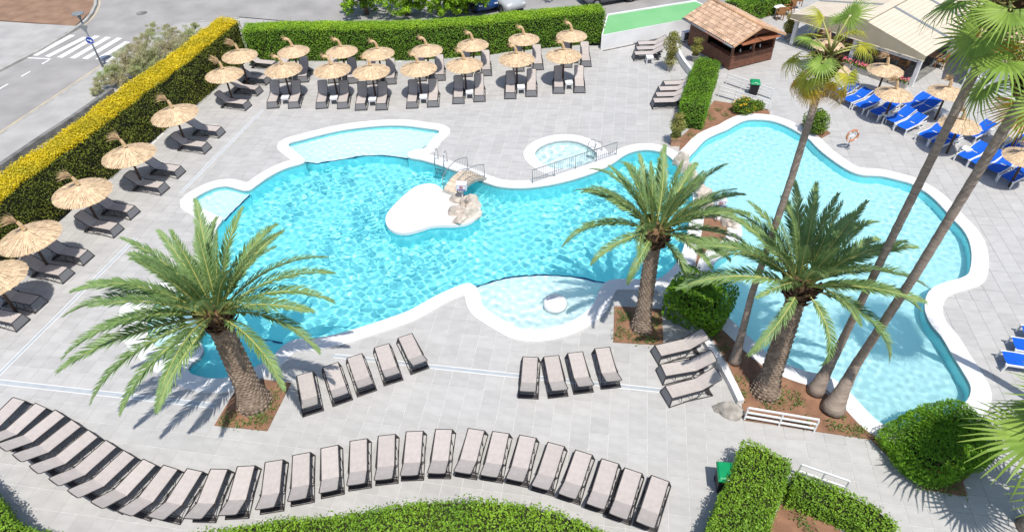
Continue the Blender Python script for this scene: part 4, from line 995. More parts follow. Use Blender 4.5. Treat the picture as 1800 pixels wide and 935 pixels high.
# ================================================================== PARASOLS
def make_thatch(seed):
    r = np.random.default_rng(seed); V = []; F = []; b = 0
    prof = lambda q: .26 * (1 - q) ** 1.0 - .05 * q * q        # height over rim plane by relative radius
    for (ra, rb, n, dz) in ((.74, 1.03, 150, .0), (.50, .86, 120, .011), (.26, .62, 90, .022), (.02, .38, 56, .033)):
        for k in range(n):
            a = 2 * math.pi * (k + r.uniform(-.4, .4)) / n; w = 2 * math.pi * rb / n * .85; e = rb + r.uniform(-.02, .02); e0 = ra
            ca, sa = math.cos(a), math.sin(a); tx, ty = -sa, ca; sk = r.uniform(-.03, .03); j = r.uniform(0, .012)
            pts = []
            for q, ww in ((e0, w * max(.25, e0 / rb)), ((e0 + e) / 2, w), (e, w * .8)):
                z = prof(q) + dz + j
                pts += [(q * ca - tx * ww / 2 + sk * (q - e0) * tx, q * sa - ty * ww / 2 + sk * (q - e0) * ty, z), (q * ca + tx * ww / 2 + sk * (q - e0) * tx, q * sa + ty * ww / 2, z + r.uniform(-.006, .006))]
            V += pts; F += [(b, b + 1, b + 3, b + 2), (b + 2, b + 3, b + 5, b + 4)]; b += 6
    n = 260
    for k in range(n):      # ragged fringe
        a = r.uniform(0, 6.283); q0 = .96; q1 = r.uniform(.99, 1.045); z = prof(.98); wd = .008; ca, sa = math.cos(a), math.sin(a)
        V += [(q0 * ca + sa * wd, q0 * sa - ca * wd, z), (q0 * ca - sa * wd, q0 * sa + ca * wd, z), (q1 * ca, q1 * sa, z - r.uniform(.02, .06)), (q1 * ca + sa * wd, q1 * sa - ca * wd, z - .03)]; F.append((b, b + 1, b + 2, b + 3)); b += 4
    return mesh_np('canopy', V, F, M['thatch'])
def make_tuft(seed, long_):
    r = np.random.default_rng(seed); mb = MB()
    if long_:   # wind swept brush
        spine = [(0, 0, 0), (-.02, 0, .16), (-.06, .0, .28)]; mb.tube(spine, [.07, .055, .05], 7); e = Vector((-.06, 0, .28)); V = list(mb.v); F = list(mb.f)
        mb2 = MB()
        for k in range(110):
            d = Vector((-1 + r.normal() * .35, r.normal() * .35, .75 + r.normal() * .35)).normalized(); ln = r.uniform(.22, .48); m = e + d * ln * .5; t = m + (d + Vector((-.25, 0, -.35))).normalized() * ln * .5; s = Vector((r.normal(), r.normal(), r.normal())).normalized() * .010
            mb2.add([e - s, e + s, m + s, m - s, t], [(0, 1, 2, 3), (3, 2, 4)])
    else:       # hook shaped tied bunch
        spine = [(0, 0, 0), (-.03, 0, .14), (-.08, 0, .25), (-.17, 0, .30), (-.25, 0, .27)]; mb.tube(spine, [.065, .05, .045, .055, .05], 7); mb2 = MB(); e = Vector((-.19, 0, .29))
        for k in range(50):
            d = Vector((-.5 + r.normal() * .5, r.normal() * .4, .4 + r.normal() * .6)).normalized(); ln = r.uniform(.10, .24); s = Vector((r.normal(), r.normal(), r.normal())).normalized() * .010; mb2.add([e - s, e + s, e + d * ln], [(0, 1, 2)])
    mb.add(mb2.v, mb2.f)
    return mb.mesh('straw_tuft', M['straw'])
TH = [make_thatch(90 + k) for k in range(4)]
TUFT = [make_tuft(95, True), make_tuft(96, False), make_tuft(97, True)]
UNDER = MB().lathe([(.99, -.07), (.6, .05), (.05, .24)], 24, (0, 0, 0), False).mesh('under_thatch', M['straw'])
POLE = MB().tube([(0, 0, 0), (0, 0, 1)], [.058, .05], 8).mesh('pole', M['darkwood'], True)
RIB = MB().beam((.04, 0, .22), (.96, 0, -.09), .02, .02).mesh('rib', M['darkwood'])
def parasol(px, zc, dia, tuft, label, group, tilt=(0, 0)):
    c = G(px[0], px[1], zc); root = empty('straw_parasol', (c.x, c.y, 0), 0, label, 'parasol', group)
    s = dia / 2 / 1.03; rim = zc - .13 * s
    link('pole', POLE, root, (0, 0, 0)).scale = (1, 1, rim + .31 * s)
    rz = random.uniform(0, 6.28)
    ca = link('canopy', random.choice(TH), root, (0, 0, rim), (tilt[0], tilt[1], rz), 'stuff'); ca.scale = (s, s, s)
    o = link('under_thatch', UNDER, ca, (0, 0, 0))
    for k in range(8): link('rib', RIB, ca, (0, 0, 0), (0, 0, k * math.pi / 4))
    t = link('straw_tuft', TUFT[tuft], root, (0, 0, rim + .33 * s), (0, 0, random.uniform(-.35, .35)), 'stuff'); t.scale = (1.35, 1.35, 1.35) if tuft != 1 else (1.5, 1.5, 1.5)
LP = [((420,94),1.92,1.97),((393,126.5),1.92,2.04),((305,196),1.95,2.3),((224,266),1.95,2.34),((141.5,332),1.95,2.34),((48,411),1.95,2.32),((-18,484),1.95,2.3)]
for k, (p, z, d) in enumerate(LP):
    parasol(p, z, d, 0 if k > 1 else 2, 'straw parasol over a lounger pair, %s from the back along the golden hedge' % ORD[k], 'straw parasols along the golden hedge', (R(random.uniform(-3, 3)), R(random.uniform(-3, 3))))
PF = [(497,118),(583,118.5),(652,121),(735,116),(816,109.5),(908,99),(991,93)]
PR = [(515,86.5),(600,86.5),(664.5,90),(750,84.5),(831,75),(921,65),(1005,59)]
for k in range(7):
    parasol(PF[k], 1.88, 2.04, 1, 'straw parasol with hooked top, %s from the left in the front back row' % ORD[k], 'straw parasols before the back hedge')
    parasol(PR[k], 1.82, 1.84, 1, 'straw parasol against the back hedge, %s from the left in the rear row' % ORD[k], 'straw parasols before the back hedge')
for p, lb in (((1558,119),'by the flower boxes of the pergola'),((1573.5,161),'over the blue loungers, second from pergola corner'),((1667,158),'right of the pergola corner post'),((1690,215),'behind the farther tall palm trunk'),((1803,212),'at the right edge behind the nearer tall palm'),((1806,272),'cut by the right edge over the shaded blue loungers'),((1464,117),'half hidden behind the crown of slim fan palm'),((1456,75),'hidden behind slim fan palm crown nearest pergola')):
    parasol(p, 1.7, 1.84, 0, 'straw parasol ' + lb, 'straw parasols on the right terrace')

# ================================================================== SIDE TABLES
def make_table():
    root = empty('side_table'); mb = MB(); mb.box((0, 0, .40), (.42, .42, .035)); link('table_top', mb.mesh('table_top', M['plastic'], False, .008), root)
    for sx in (-1, 1):
        for sy in (-1, 1):
            mb = MB(); mb.beam((sx * .17, sy * .17, .385), (sx * .195, sy * .195, 0), .045, .045); link('leg', mb.mesh('leg', M['plastic']), root)
    mb = MB(); mb.box((0, -.185, .345), (.34, .03, .07)); mb.box((0, .185, .345), (.34, .03, .07)); mb.box((-.185, 0, .345), (.03, .30, .07)); mb.box((.185, 0, .345), (.03, .30, .07)); link('apron', mb.mesh('apron', M['plastic']), root)
    return root
tproto = None
def table(P, rz, label, group):
    global tproto
    if tproto is None: o = tproto = make_table()
    else: o = copy_tree(tproto)
    o.location = (P[0], P[1], .004); o.rotation_euler = (0, 0, rz); tag(o, label, 'side table', group)
for row, lst, nm in ((0, FRN, 'front'), (1, REA, 'rear')):
    for k in range(7):
        a = G(*lst[2 * k]); b = G(*lst[2 * k + 1]); m = (a + b) / 2 + Vector((.03, .62, 0))
        table(m, R(2), 'small white side table under the %s parasol from the left, %s row' % (ORD[k], nm), 'white side tables before the back hedge')
table(G(1141, 111), 0, 'small white side table beside the three loungers by white wall', None)
table(G(1556, 213), R(20), 'small white side table beside the shaded fourth blue lounger', 'white side tables among the blue loungers')
table(G(1652, 207), R(20), 'small white side table under the parasol right of the pergola', 'white side tables among the blue loungers')
table(G(1692, 274), R(20), 'small white side table between the two tall palm trunks', 'white side tables among the blue loungers')
table(G(1763, 256), R(20), 'small white side table right of the nearer tall palm trunk', 'white side tables among the blue loungers')
# ================================================================== POOL FURNITURE
# island platform
ISL = [(677.5,386),(681,374),(690,363),(712.5,341),(732.5,327),(755,322.5),(770,326),(783,338),(806,346),(824,343),(836,348),(843,358),(844.5,370),(838,382),(822.5,392),(797,396),(775,396),(757.5,397.5),(737.5,404),(712.5,409.5),(695,407.5),(682,399)]
il = pxloop(ISL, .10, .15)
isl = empty('pool_island', G(757, 365), 0, 'white heart shaped island platform in the main pool', 'island'); ox, oy = isl.location.x, isl.location.y
V_, F_ = region(il, []); mb = MB(); mb.add([(x - ox, y - oy, .10) for x, y in V_], F_)
n = len(il); rim = il
mb.add([(x - ox, y - oy, .10) for x, y in il] + [(x - ox, y - oy, -.04) for x, y in il], [(i, (i + 1) % n, n + (i + 1) % n, n + i) for i in range(n)])
mb.build('platform', M['coping'], isl)
ins = offset_loop(il[::-1] if area(il) < 0 else il, -.07); n = len(ins)
mb = MB(); mb.add([(x - ox, y - oy, -.04) for x, y in ins] + [(x - ox, y - oy, ZF) for x, y in ins], [(i, (i + 1) % n, n + (i + 1) % n, n + i) for i in range(n)])
o = mb.build('island_wall', M['mosaic'], isl, True); o.cycles.is_caustics_receiver = True
# rocks
def rock(label, P, sx, sy, sz, seed, mt='rock', rz=0.0, group=None, z0=0.0, sub=3):
    bm = bmesh.new(); bmesh.ops.create_icosphere(bm, subdivisions=sub, radius=1.0); r = np.random.default_rng(seed)
    A = np.array([v.co[:] for v in bm.verts]); d = 1 + .22 * wob(A, 1.6, seed) + .16 * wob(A, 3.7, seed + 5) + .10 * wob(A, 8, seed + 9) + .05 * r.normal(size=len(A))
    # planed facets
    for k in range(7):
        nrm = r.normal(size=3); nrm /= np.linalg.norm(nrm); lim = r.uniform(.5, .8); t = (A * d[:, None]) @ nrm; ov = np.maximum(0, t - lim); d -= ov * .8
    for v, q, k in zip(bm.verts, A, d): v.co = Vector((q[0] * k * sx, q[1] * k * sy, max(-.25, q[2] * k) * sz))
    me = bpy.data.meshes.new('rock'); bm.to_mesh(me); bm.free(); me.materials.append(M[mt])
    o = link('rock', me, None, (P[0], P[1], z0), (0, 0, rz)); return tag(o, label, 'rock', group)
for k, (p, s, lb) in enumerate((((808,352),(.42,.36,.46),'rugged pale rock at the foot of the bridge sign'),((826,360),(.52,.40,.62),'biggest pale rock on the island, under the bridge sign'),((800,373),(.55,.36,.40),'long pale rock facing the white platform of the island'),((828,378),(.50,.34,.44),'pale rock with dark cleft at the island rim'),((808,386),(.52,.28,.24),'low flat rock at the near rim of the island'))):
    rock(lb, G(p[0], p[1], .1), *s, 100 + k, 'rock', R(20 * k - 30), 'rocks on the island', .10)
for k, (p, s) in enumerate((((1197,287),(.45,.38,.5)),((1206,301),(.36,.34,.45)),((1214,312),(.42,.34,.4)),((1222,325),(.42,.36,.45)),((1229,337),(.40,.34,.4)),((1236,348),(.42,.36,.5)),((1229,356),(.34,.30,.35)),((1242,362),(.36,.32,.42)))):
    rock('pale boulder between the two pools, %s from the square planter' % ORD[k], G(*p), *s, 110 + k, 'rock', R(35 * k), 'boulders between the pools', .06)
rock('pale rounded boulder beside the sign post in the planted strip', G(1282, 392), .46, .50, .52, 121, 'rock', .4, None, .04)
rock('large grey boulder at the end of the white kerb wall', G(1281, 722), .50, .34, .52, 122, 'greyrock', -.15, None, .02)
rock('dark boulder at the foot of the second sign post', G(1251, 378), .34, .26, .30, 123, 'greyrock', .3, None, .04)
# bridge
A0, A1, B0, B1 = G(779.5, 336, .08), G(806, 346, .08), G(822, 303, .05), G(853, 317, .05)
br = empty('footbridge', (A0 + A1) / 2, 0, 'small arched stone footbridge with steel railings to the island', 'bridge'); bo = (A0 + A1) / 2
def brp(t, s, dz=0.0):
    a = A0.lerp(B0, t); b = A1.lerp(B1, t); p = a.lerp(b, s); return Vector((p.x - bo.x, p.y - bo.y, .10 + .28 * math.sin(math.pi * t) + dz))
mb = MB(); ns = 14; vs = []
for i in range(ns + 1):
    t = -.06 + 1.12 * i / ns
    for s_, z in ((0, 0), (1, 0), (1, -.16), (0, -.16)): vs.append(brp(t, s_, z))
fs = [(i * 4 + k, i * 4 + (k + 1) % 4, (i + 1) * 4 + (k + 1) % 4, (i + 1) * 4 + k) for i in range(ns) for k in range(4)] + [(0, 1, 2, 3), (ns * 4 + 3, ns * 4 + 2, ns * 4 + 1, ns * 4)]
mb.add(vs, fs); mb.build('bridge_deck', M['concrete'], br)
rr = random.Random(4)
for i in range(8):
    for j in range(3):
        t0, t1 = i / 8 + .006, (i + 1) / 8 - .006; s0, s1 = j / 3 + .015, (j + 1) / 3 - .015; z = .012 + rr.uniform(0, .012)
        q = [brp(t0, s0), brp(t0, s1), brp(t1, s1), brp(t1, s0)]; mb = MB(); mb.add(q + [p + Vector((0, 0, z)) for p in q], [(4, 5, 6, 7), (0, 1, 5, 4), (1, 2, 6, 5), (2, 3, 7, 6), (3, 0, 4, 7)]); mb.build('paving_stone', M['stonepath'], br)
for s_ in (.03, .97):
    mb = MB(); mb.tube([brp(i / 10, s_, .72) for i in range(11)], .018, 6); mb.tube([brp(i / 10, s_, .10) for i in range(11)], .012, 5); mb.tube([brp(0, s_, -.05), brp(0, s_, .72)], .018, 6); mb.tube([brp(1, s_, -.05), brp(1, s_, .72)], .018, 6)
    rl_ = mb.build('railing', M['greymetal'], br, True)
    for i in range(1, 16):
        mb = MB(); mb.tube([brp(i / 16, s_, .10), brp(i / 16, s_, .72)], .006, 4); mb.build('baluster', M['greymetal'], rl_)
# straight railing between wading pool and main pool
P0, P1 = G(936, 322, .05), G(1083, 272.5, .05)
rl = empty('pool_railing', P0, 0, 'long grey steel railing between the wading pool and main pool', 'railing'); d = P1 - P0; HR = .72
mb = MB(); mb.tube([(0, 0, HR), (d.x, d.y, HR)], .020, 6); mb.build('top_rail', M['greymetal'], rl, True)
mb = MB(); mb.tube([(0, 0, .10), (d.x, d.y, .10)], .014, 6); mb.build('bottom_rail', M['greymetal'], rl, True)
for i in range(5):
    f = i / 4; mb = MB(); mb.tube([(d.x * f, d.y * f, 0), (d.x * f, d.y * f, HR)], .018, 6); mb.build('post', M['greymetal'], rl, True)
bme = MB().tube([(0, 0, .10), (0, 0, HR)], .0065, 4).mesh('baluster', M['greymetal'])
for i in range(1, 40):
    if i % 10: link('baluster', bme, rl, (d.x * i / 40, d.y * i / 40, 0))
# ladders
def ladder(label, pa, pb, back, zt=.75):
    A, B = G(*pa, .05), G(*pb, .05); root = empty('pool_ladder', A, 0, label, 'ladder'); v = Vector((B.x - A.x, B.y - A.y, 0)); nrm = Vector(back).normalized()
    for q in (Vector((0, 0, 0)), v):
        pts = [q + nrm * .42, q + nrm * .40 + Vector((0, 0, .45)), q + nrm * .30 + Vector((0, 0, zt - .06)), q + nrm * .14 + Vector((0, 0, zt)), q - nrm * .02 + Vector((0, 0, zt - .10)), q - nrm * .10 + Vector((0, 0, .3)), q - nrm * .12 + Vector((0, 0, -.9))]
        mb = MB(); mb.tube(pts, .020, 7); mb.build('handrail', M['steel'], root, True)
    for z in (-.25, -.5, -.75):
        mb = MB(); mb.beam(-nrm * .12 + Vector((0, 0, z)), v - nrm * .12 + Vector((0, 0, z)), .08, .03); mb.build('step', M['steel'], root)
ladder('steel pool ladder on the far rim beside the footbridge', (766, 288.5), (782, 293), (.25, 1, 0))
ladder('steel handrails at the rim of the round wading pool', (1035, 266), (1047, 270), (.9, .7, 0), .6)
# notice boxes on posts
def sign_box(label, px, hb, rz):
    b = G(*px, .08); root = empty('sign_post', b, rz, label, 'sign')
    mb = MB(); mb.tube([(0, 0, -.1), (0, 0, hb)], .028, 8); mb.build('post', M['white'], root, True)
    bx_ = MB().box((0, 0, hb + .16), (.46, .30, .32)).build('sign_box', M['white'], root, False, .006)
    MB().box((0, -.153, hb + .15), (.38, .004, .27)).build('sign_face', M['lilac'], bx_)
    MB().box((0, -.157, hb + .18), (.35, .004, .18)).build('sign_panel', M['white'], bx_)
    mb = MB(); rg = [(.075 * math.cos(a), -.162, hb + .18 + .075 * math.sin(a)) for a in [2 * math.pi * i / 20 for i in range(21)]]; mb.tube(rg, .011, 5, False); mb.tube([(-.055, -.162, hb + .235), (.055, -.162, hb + .125)], .010, 5); mb.build('prohibition_ring', M['signred'], bx_)
    mb = MB(); mb.tube([(-.045, -.161, hb + .15), (-.01, -.161, hb + .175), (.045, -.161, hb + .20)], .010, 5); mb.tube([(-.05, -.161, hb + .20), (-.02, -.161, hb + .205)], .016, 6); mb.build('diver_symbol', M['black'], bx_)
sign_box('white notice box with a red prohibition sign at the footbridge', (814, 358), .80, R(-6))
sign_box('white notice box with a red prohibition sign between the pools', (1259, 388), .85, R(-10))
# low round fountain base in the near beach
c = G(976, 532, -.02); mb = MB(); mb.lathe([(.42, -.30), (.46, -.10), (.44, .04), (.36, .08), (0, .085)], 28, (0, 0, 0)); o = mb.build('fountain_block', M['coping'], None, True, loc=c); tag(o, 'white round stone block standing in the near beach shallows', 'stone block')
# lifebuoy
b = G(1489, 261); lb = empty('lifebuoy_stand', b, R(10), 'orange lifebuoy on a thin metal stand by the right pool', 'lifebuoy')
MB().tube([(0, 0, 0), (0, 0, .95)], .018, 6).build('stand_post', M['greymetal'], lb, True); MB().lathe([(.13, 0), (.13, .02), (.02, .03)], 12).build('stand_base', M['greymetal'], lb)
mb = MB(); n1, n2 = 28, 8
vs = [((.29 + .055 * math.cos(2 * math.pi * j / n2)) * math.cos(2 * math.pi * i / n1), -.06 + .05 * math.sin(2 * math.pi * j / n2), .75 + (.29 + .055 * math.cos(2 * math.pi * j / n2)) * math.sin(2 * math.pi * i / n1)) for i in range(n1) for j in range(n2)]
mb.add(vs, [(i * n2 + j, ((i + 1) % n1) * n2 + j, ((i + 1) % n1) * n2 + (j + 1) % n2, i * n2 + (j + 1) % n2) for i in range(n1) for j in range(n2)]); rg = mb.build('ring', M['orange'], lb, True)
for k in range(4):
    a = math.pi / 4 + k * math.pi / 2; mb = MB(); mb.box((.29 * math.cos(a), -.06, .75 + .29 * math.sin(a)), (.05, .112, .118), Matrix.Rotation(-a, 4, 'Y')); mb.build('white_band', M['white'], rg)
MB().box((0, -.02, .76), (.36, .01, .22)).build('notice_plate', M['white'], lb)
# bins
def bin_(label, px, rz, s=1.0):
    b = G(*px); root = empty('waste_bin', b, rz, label, 'bin')
    vs = [(sx * w_, sy * d_, z) for z, w_, d_ in ((.06, .22, .24), (.80, .28, .31)) for sx, sy in ((-1, -1), (1, -1), (1, 1), (-1, 1))]
    MB().add(vs, [(0, 1, 5, 4), (1, 2, 6, 5), (2, 3, 7, 6), (3, 0, 4, 7), (0, 3, 2, 1), (4, 5, 6, 7)]).build('body', M['black'], root, False, .02)
    lid = MB().add([(sx * w_, sy * d_ + o_, z) for z, w_, d_, o_ in ((.80, .31, .34, 0), (.86, .31, .34, 0), (.93, .26, .27, .02)) for sx, sy in ((-1, -1), (1, -1), (1, 1), (-1, 1))], [(0, 1, 5, 4), (1, 2, 6, 5), (2, 3, 7, 6), (3, 0, 4, 7), (4, 5, 9, 8), (5, 6, 10, 9), (6, 7, 11, 10), (7, 4, 8, 11), (0, 3, 2, 1), (8, 9, 10, 11)]).build('lid', M['greenplastic'], root, True, .02)
    MB().box((0, -.31, .955), (.14, .06, .006)).build('lid_sticker', M['white'], lid)
    for s_ in (-1, 1): MB().lathe([(.09, -.03), (.09, .03)], 12).build('wheel', M['tyre'], root, False, 0, None, (s_ * .2, .24, .09), (0, math.pi / 2, 0))
    root.scale = (s, s, s)
bin_('black wheeled bin with green lid beside the clipped box hedge', (1270, 856), R(-8), .95)
bin_('small black bin with green lid behind the white ramp railing', (1323, 166), R(-12), .85)
# white railings
def white_rail(label, pa, pb, h, npost, rails, w=.055):
    A, B = G(*pa), G(*pb); root = empty('white_railing', A, 0, label, 'railing'); d = B - A
    for k, z in enumerate(rails):
        mb = MB(); mb.beam((0, 0, z), (d.x, d.y, z), w, w * .9); mb.build('rail', M['white'], root)
    for i in range(npost):
        f = i / (npost - 1); mb = MB(); mb.beam((d.x * f, d.y * f, 0), (d.x * f, d.y * f, h - .03), w * .8, w * .8); mb.build('post', M['white'], root)
white_rail('short white three bar fence in front of the palm bed', (1308, 738), (1430, 759), .64, 3, (.18, .41, .64))
white_rail('white handrail partly behind the low hedge past the bin', (1397, 842), (1479, 871), .78, 3, (.45, .78), .05)
white_rail('long white ramp railing behind the yellow flowering bush', (1262, 170), (1350, 196), .62, 4, (.22, .42, .62), .045)
white_rail('second white ramp railing beside the small green lidded bin', (1276, 148), (1356, 176), .62, 4, (.22, .42, .62), .045)

# ================================================================== BUILDINGS
# bar hut
p0 = G(1281, 124); p1 = G(1354, 105.5); p2 = G(1214, 78)
ex = (p1 - p0); LX = ex.length; ex.normalize(); ey = Vector((-ex.y, ex.x, 0)); LY = (p2 - p0).dot(ey); LY = max(3.2, LY)
hut = empty('bar_hut', p0, math.atan2(ex.y, ex.x), 'brown wooden bar hut with clay tiled roof and open hatches', 'hut')
HE, HRG = 1.80, 2.45; ov = .35
def planks(parent, x0, x1, y, z0, z1, axis, thick=.03, ph=.14, mt='brownwood', name='plank'):
    n = max(1, int(round((z1 - z0) / ph))); ph = (z1 - z0) / n
    for i in range(n):
        z = z0 + ph * (i + .5); mb = MB()
        if axis == 'x': mb.box(((x0 + x1) / 2, y, z), (x1 - x0, thick, ph - .012))
        else: mb.box((y, (x0 + x1) / 2, z), (thick, x1 - x0, ph - .012))
        mb.build(name, M[mt], parent)
fw_ = MB().box((LX / 2, .02, .40), (LX - .1, .03, .78)).build('front_wall', M['dark'], hut); planks(fw_, .06, LX - .06, -.012, .05, .79, 'x')
sw_ = MB().box((.02, LY * .30, .40), (.03, LY * .5, .78)).build('side_wall', M['dark'], hut); planks(sw_, .06, LY * .56, -.012, .05, .79, 'y')
sw2 = MB().box((.02, LY * .78, HE / 2), (.03, LY * .44, HE)).build('side_wall', M['dark'], hut); planks(sw2, LY * .56, LY, -.012, .05, HE, 'y')
MB().box((LX / 2, LY, HE / 2), (LX, .05, HE)).build('rear_wall', M['brownwood'], hut); MB().box((LX, LY * .5, HE / 2), (.05, LY - .1, HE)).build('far_wall', M['brownwood'], hut)
MB().box((LX / 2, LY / 2, .06), (LX - .1, LY - .1, .1)).build('hut_floor', M['dark'], hut)
MB().box((LX / 2, .12, .815), (LX + .05, .36, .04)).build('counter', M['brownwood'], hut); MB().box((.12, LY * .3, .811), (.36, LY * .5, .04)).build('counter', M['brownwood'], hut)
for x, y in ((.04, .04), (LX - .04, .04), (LX * .5, .045), (.04, LY - .04)): MB().box((x, y, HE / 2), (.12, .12, HE)).build('post', M['brownwood'], hut)
# gable above the front, hatches propped open
gz = HE; mb = MB(); mb.add([(0, .03, gz), (LX, .03, gz), (LX / 2, .03, HRG - .05), (0, .06, gz), (LX, .06, gz), (LX / 2, .06, HRG - .05)], [(0, 1, 2), (5, 4, 3), (0, 3, 4, 1), (1, 4, 5, 2), (2, 5, 3, 0)]); mb.build('gable', M['brownwood'], hut)
for k in range(2):
    x0 = LX * (.06 + .46 * k); x1 = x0 + LX * .44; h = empty('hatch', (0, 0, 0)); h.parent = hut
    for i in range(5):
        t0, t1 = i / 5, (i + 1) / 5; mb = MB(); mb.beam((x0, -.03 - .50 * (t0 + t1) / 2, HE - .10 - .03 * (t0 + t1) / 2), (x1, -.03 - .50 * (t0 + t1) / 2, HE - .10 - .03 * (t0 + t1) / 2), .098, .025, (0, -.04, 1)); mb.build('board', M['shutterwood'], h)
h = empty('hatch'); h.parent = hut
for i in range(5):
    t = (i + .5) / 5; mb = MB(); mb.beam((-.03 - .48 * t, LY * .08, HE - .14 - .04 * t), (-.03 - .48 * t, LY * .52, HE - .14 - .04 * t), .094, .025, (-.05, 0, 1)); mb.build('board', M['shutterwood'], h)
# things behind the counter
for k, x in enumerate((.25, .5, .72)): MB().lathe([(.06, 0), (.07, .12), (.03, .2), (.025, .26)], 10, (LX * x, .22, .835)).build('bottle_stand', M['steel'], hut, True)
def tiled_roof(parent, x0, x1, ye, ze, yr, zr, flip=1):
    """one slope: rows of half round clay tiles from eave (ye,ze) to ridge (yr,zr), along x"""
    mb = MB(); mb.add([(x0, ye, ze - .03), (x1, ye, ze - .03), (x1, yr, zr - .03), (x0, yr, zr - .03)], [(0, 1, 2, 3)]); deck = mb.build('roof_slope', M['roofclay'], parent)
    sl_ = math.hypot(yr - ye, zr - ze); rows = int(sl_ / .28); cols = int((x1 - x0) / .19); V = []; F = []; b = 0; r = np.random.default_rng(5); up = Vector((0, -(zr - ze), (yr - ye))).normalized() if yr > ye else Vector((0, (zr - ze), (ye - yr))).normalized()
    for i in range(rows):
        for j in range(cols):
            xc = x0 + (j + .5) * (x1 - x0) / cols + r.uniform(-.006, .006); t0 = i / rows; t1 = min(1.0, (i + 1.12) / rows); lift0 = .030 + r.uniform(0, .008); lift1 = .008
            for q, (t, lf) in enumerate(((t0, lift0), (t1, lift1))):
                c_ = Vector((xc, ye + (yr - ye) * t, ze + (zr - ze) * t)) + up * lf
                for a in (0, .33, .67, 1.0): V.append(tuple(c_ + Vector((-.088 * math.cos(a * math.pi), 0, 0)) + up * (.055 * math.sin(a * math.pi))))
            F += [(b + k, b + k + 1, b + 5 + k, b + 4 + k) for k in range(3)]; b += 8
    link('clay_tiles', mesh_np('clay_tiles', V, F, M['roofclay']), deck, kind='stuff')
# ridge runs back from the gable front: roof slopes left and right; local x across, y depth
rf = empty('roof', (0, -.35, 0), -math.pi / 2); rf.parent = hut      # local x -> depth
D0, D1 = -(LY + .7), .25
# after the rotation: roof x axis points to hut -y, so slopes span x in [-(LY+.4), .0]
tiled_roof(rf, -(LY + .75), .0, -ov, HE - .16, LX / 2, HRG)
tiled_roof(rf, -(LY + .75), .0, LX + ov, HE - .16, LX / 2, HRG)
mb = MB(); n = 14
for i in range(n):
    x0 = -(LY + .75) + (LY + .75) * i / n; mb.lathe([(.12, 0), (.10, (LY + .75) / n * 1.1)], 10, (0, 0, 0)); k = len(mb.v)
mb = MB(); mb.tube([(-(LY + .78), LX / 2, HRG + .02), (.03, LX / 2, HRG + .02)], .115, 10); mb.build('ridge_cap', M['ridgeclay'], rf, True)
mb = MB(); mb.tube([(-(LY + .75), -ov - .05, HE - .20), (.0, -ov - .05, HE - .20)], .055, 8); mb.build('gutter', M['greymetal'], rf, True)
for s_, y_ in ((0, -ov), (1, LX + ov)):
    mb = MB(); mb.beam((.02, y_, HE - .17), (.02, LX / 2, HRG), .04, .12); mb.build('barge_board', M['ridgeclay'], rf)

# low white building with green roof
g0, g1 = G(1057.5, 91), G(1225, 56); ex = (g1 - g0); GL = ex.length; ex.normalize(); ga = math.atan2(ex.y, ex.x)
gb = empty('green_roof_building', g0, ga, 'low white walled building with flat green roof behind the hut', 'building')
def glocal(p): q = p - g0; return (q.dot(ex), q.dot(Vector((-ex.y, ex.x, 0))))
GH = .95
top = [glocal(G(x, y, GH)) for x, y in ((1057.5,62),(1212,32.5),(1243,10),(1224,2),(1067,27))]
MB().prism(top, 0.0, GH - .02).build('wall', M['wallwhite'], gb); 
tt = [glocal(G(x, y, GH)) for x, y in ((1059.5,61),(1211,32.5),(1240,10.5),(1223,3.5),(1069,28))]
MB().prism(tt, GH - .02, GH).build('green_roof', M['greenroof'], gb)
mb = MB(); mb.beam((top[4][0], top[4][1], GH + .02), (top[3][0], top[3][1], GH + .02), .10, .06); mb.build('parapet', M['wallwhite'], gb)
mb = MB(); mb.beam((0.1, -.012, .03), (GL * .72, -.012, .03), .02, .06); mb.build('skirting', M['oldwall'], gb)
# curved white garden wall by the hut, air conditioner
wall_strip('garden_wall', [(1189,72),(1192,84),(1197,96),(1204,107),(1212,117),(1217,123)], .16, .45, 'wallwhite', 'low curved white garden wall next to the tall potted shrub', 'wall')
b = G(1207, 72); ac = empty('air_conditioner', b, ga, 'white air conditioner unit standing by the white wall', 'air conditioner')
MB().box((0, 0, .36), (.78, .3, .55)).build('casing', M['white'], ac, False, .015); MB().box((-.08, -.153, .36), (.46, .01, .46)).build('grille_back', M['dark'], ac)
mb = MB()
for k in range(6): mb.tube([(-.08 + (.04 + .035 * k) * math.cos(a), -.162, .36 + (.04 + .035 * k) * math.sin(a)) for a in [2 * math.pi * i / 20 for i in range(21)]], .006, 4, False)
mb.build('fan_grille', M['greymetal'], ac); MB().box((-.25, 0, .045), (.06, .3, .09)).build('foot', M['black'], ac); MB().box((.25, 0, .045), (.06, .3, .09)).build('foot', M['black'], ac)

# pergola restaurant
q0, q1, q2 = G(1391, 79), G(1490, 114), G(1601, 151); ex = (q2 - q0); PW = ex.length; ex.normalize(); ey = Vector((-ex.y, ex.x, 0)); pa = math.atan2(ex.y, ex.x)
pg = empty('pergola', q0, pa, 'open sided dining pergola with beige canvas gable and slatted cream roof', 'pergola'); PD = 8.5
PH, PRG = 1.95, 2.85
mid = (q1 - q0).dot(ex)
for x, y in ((0, 0), (mid, 0), (PW, 0), (0, PD * .5), (0, PD), (PW, PD * .5), (PW, PD)): MB().box((x, y, PH / 2), (.20, .20, PH)).build('post', M['white'], pg)
for a, b in (((0, 0), (PW, 0)), ((0, 0), (0, PD)), ((PW, 0), (PW, PD))): mb = MB(); mb.beam((a[0], a[1], PH - .10), (b[0], b[1], PH - .10), .16, .16); mb.build('beam', M['white'], pg)
xr = PW * .53
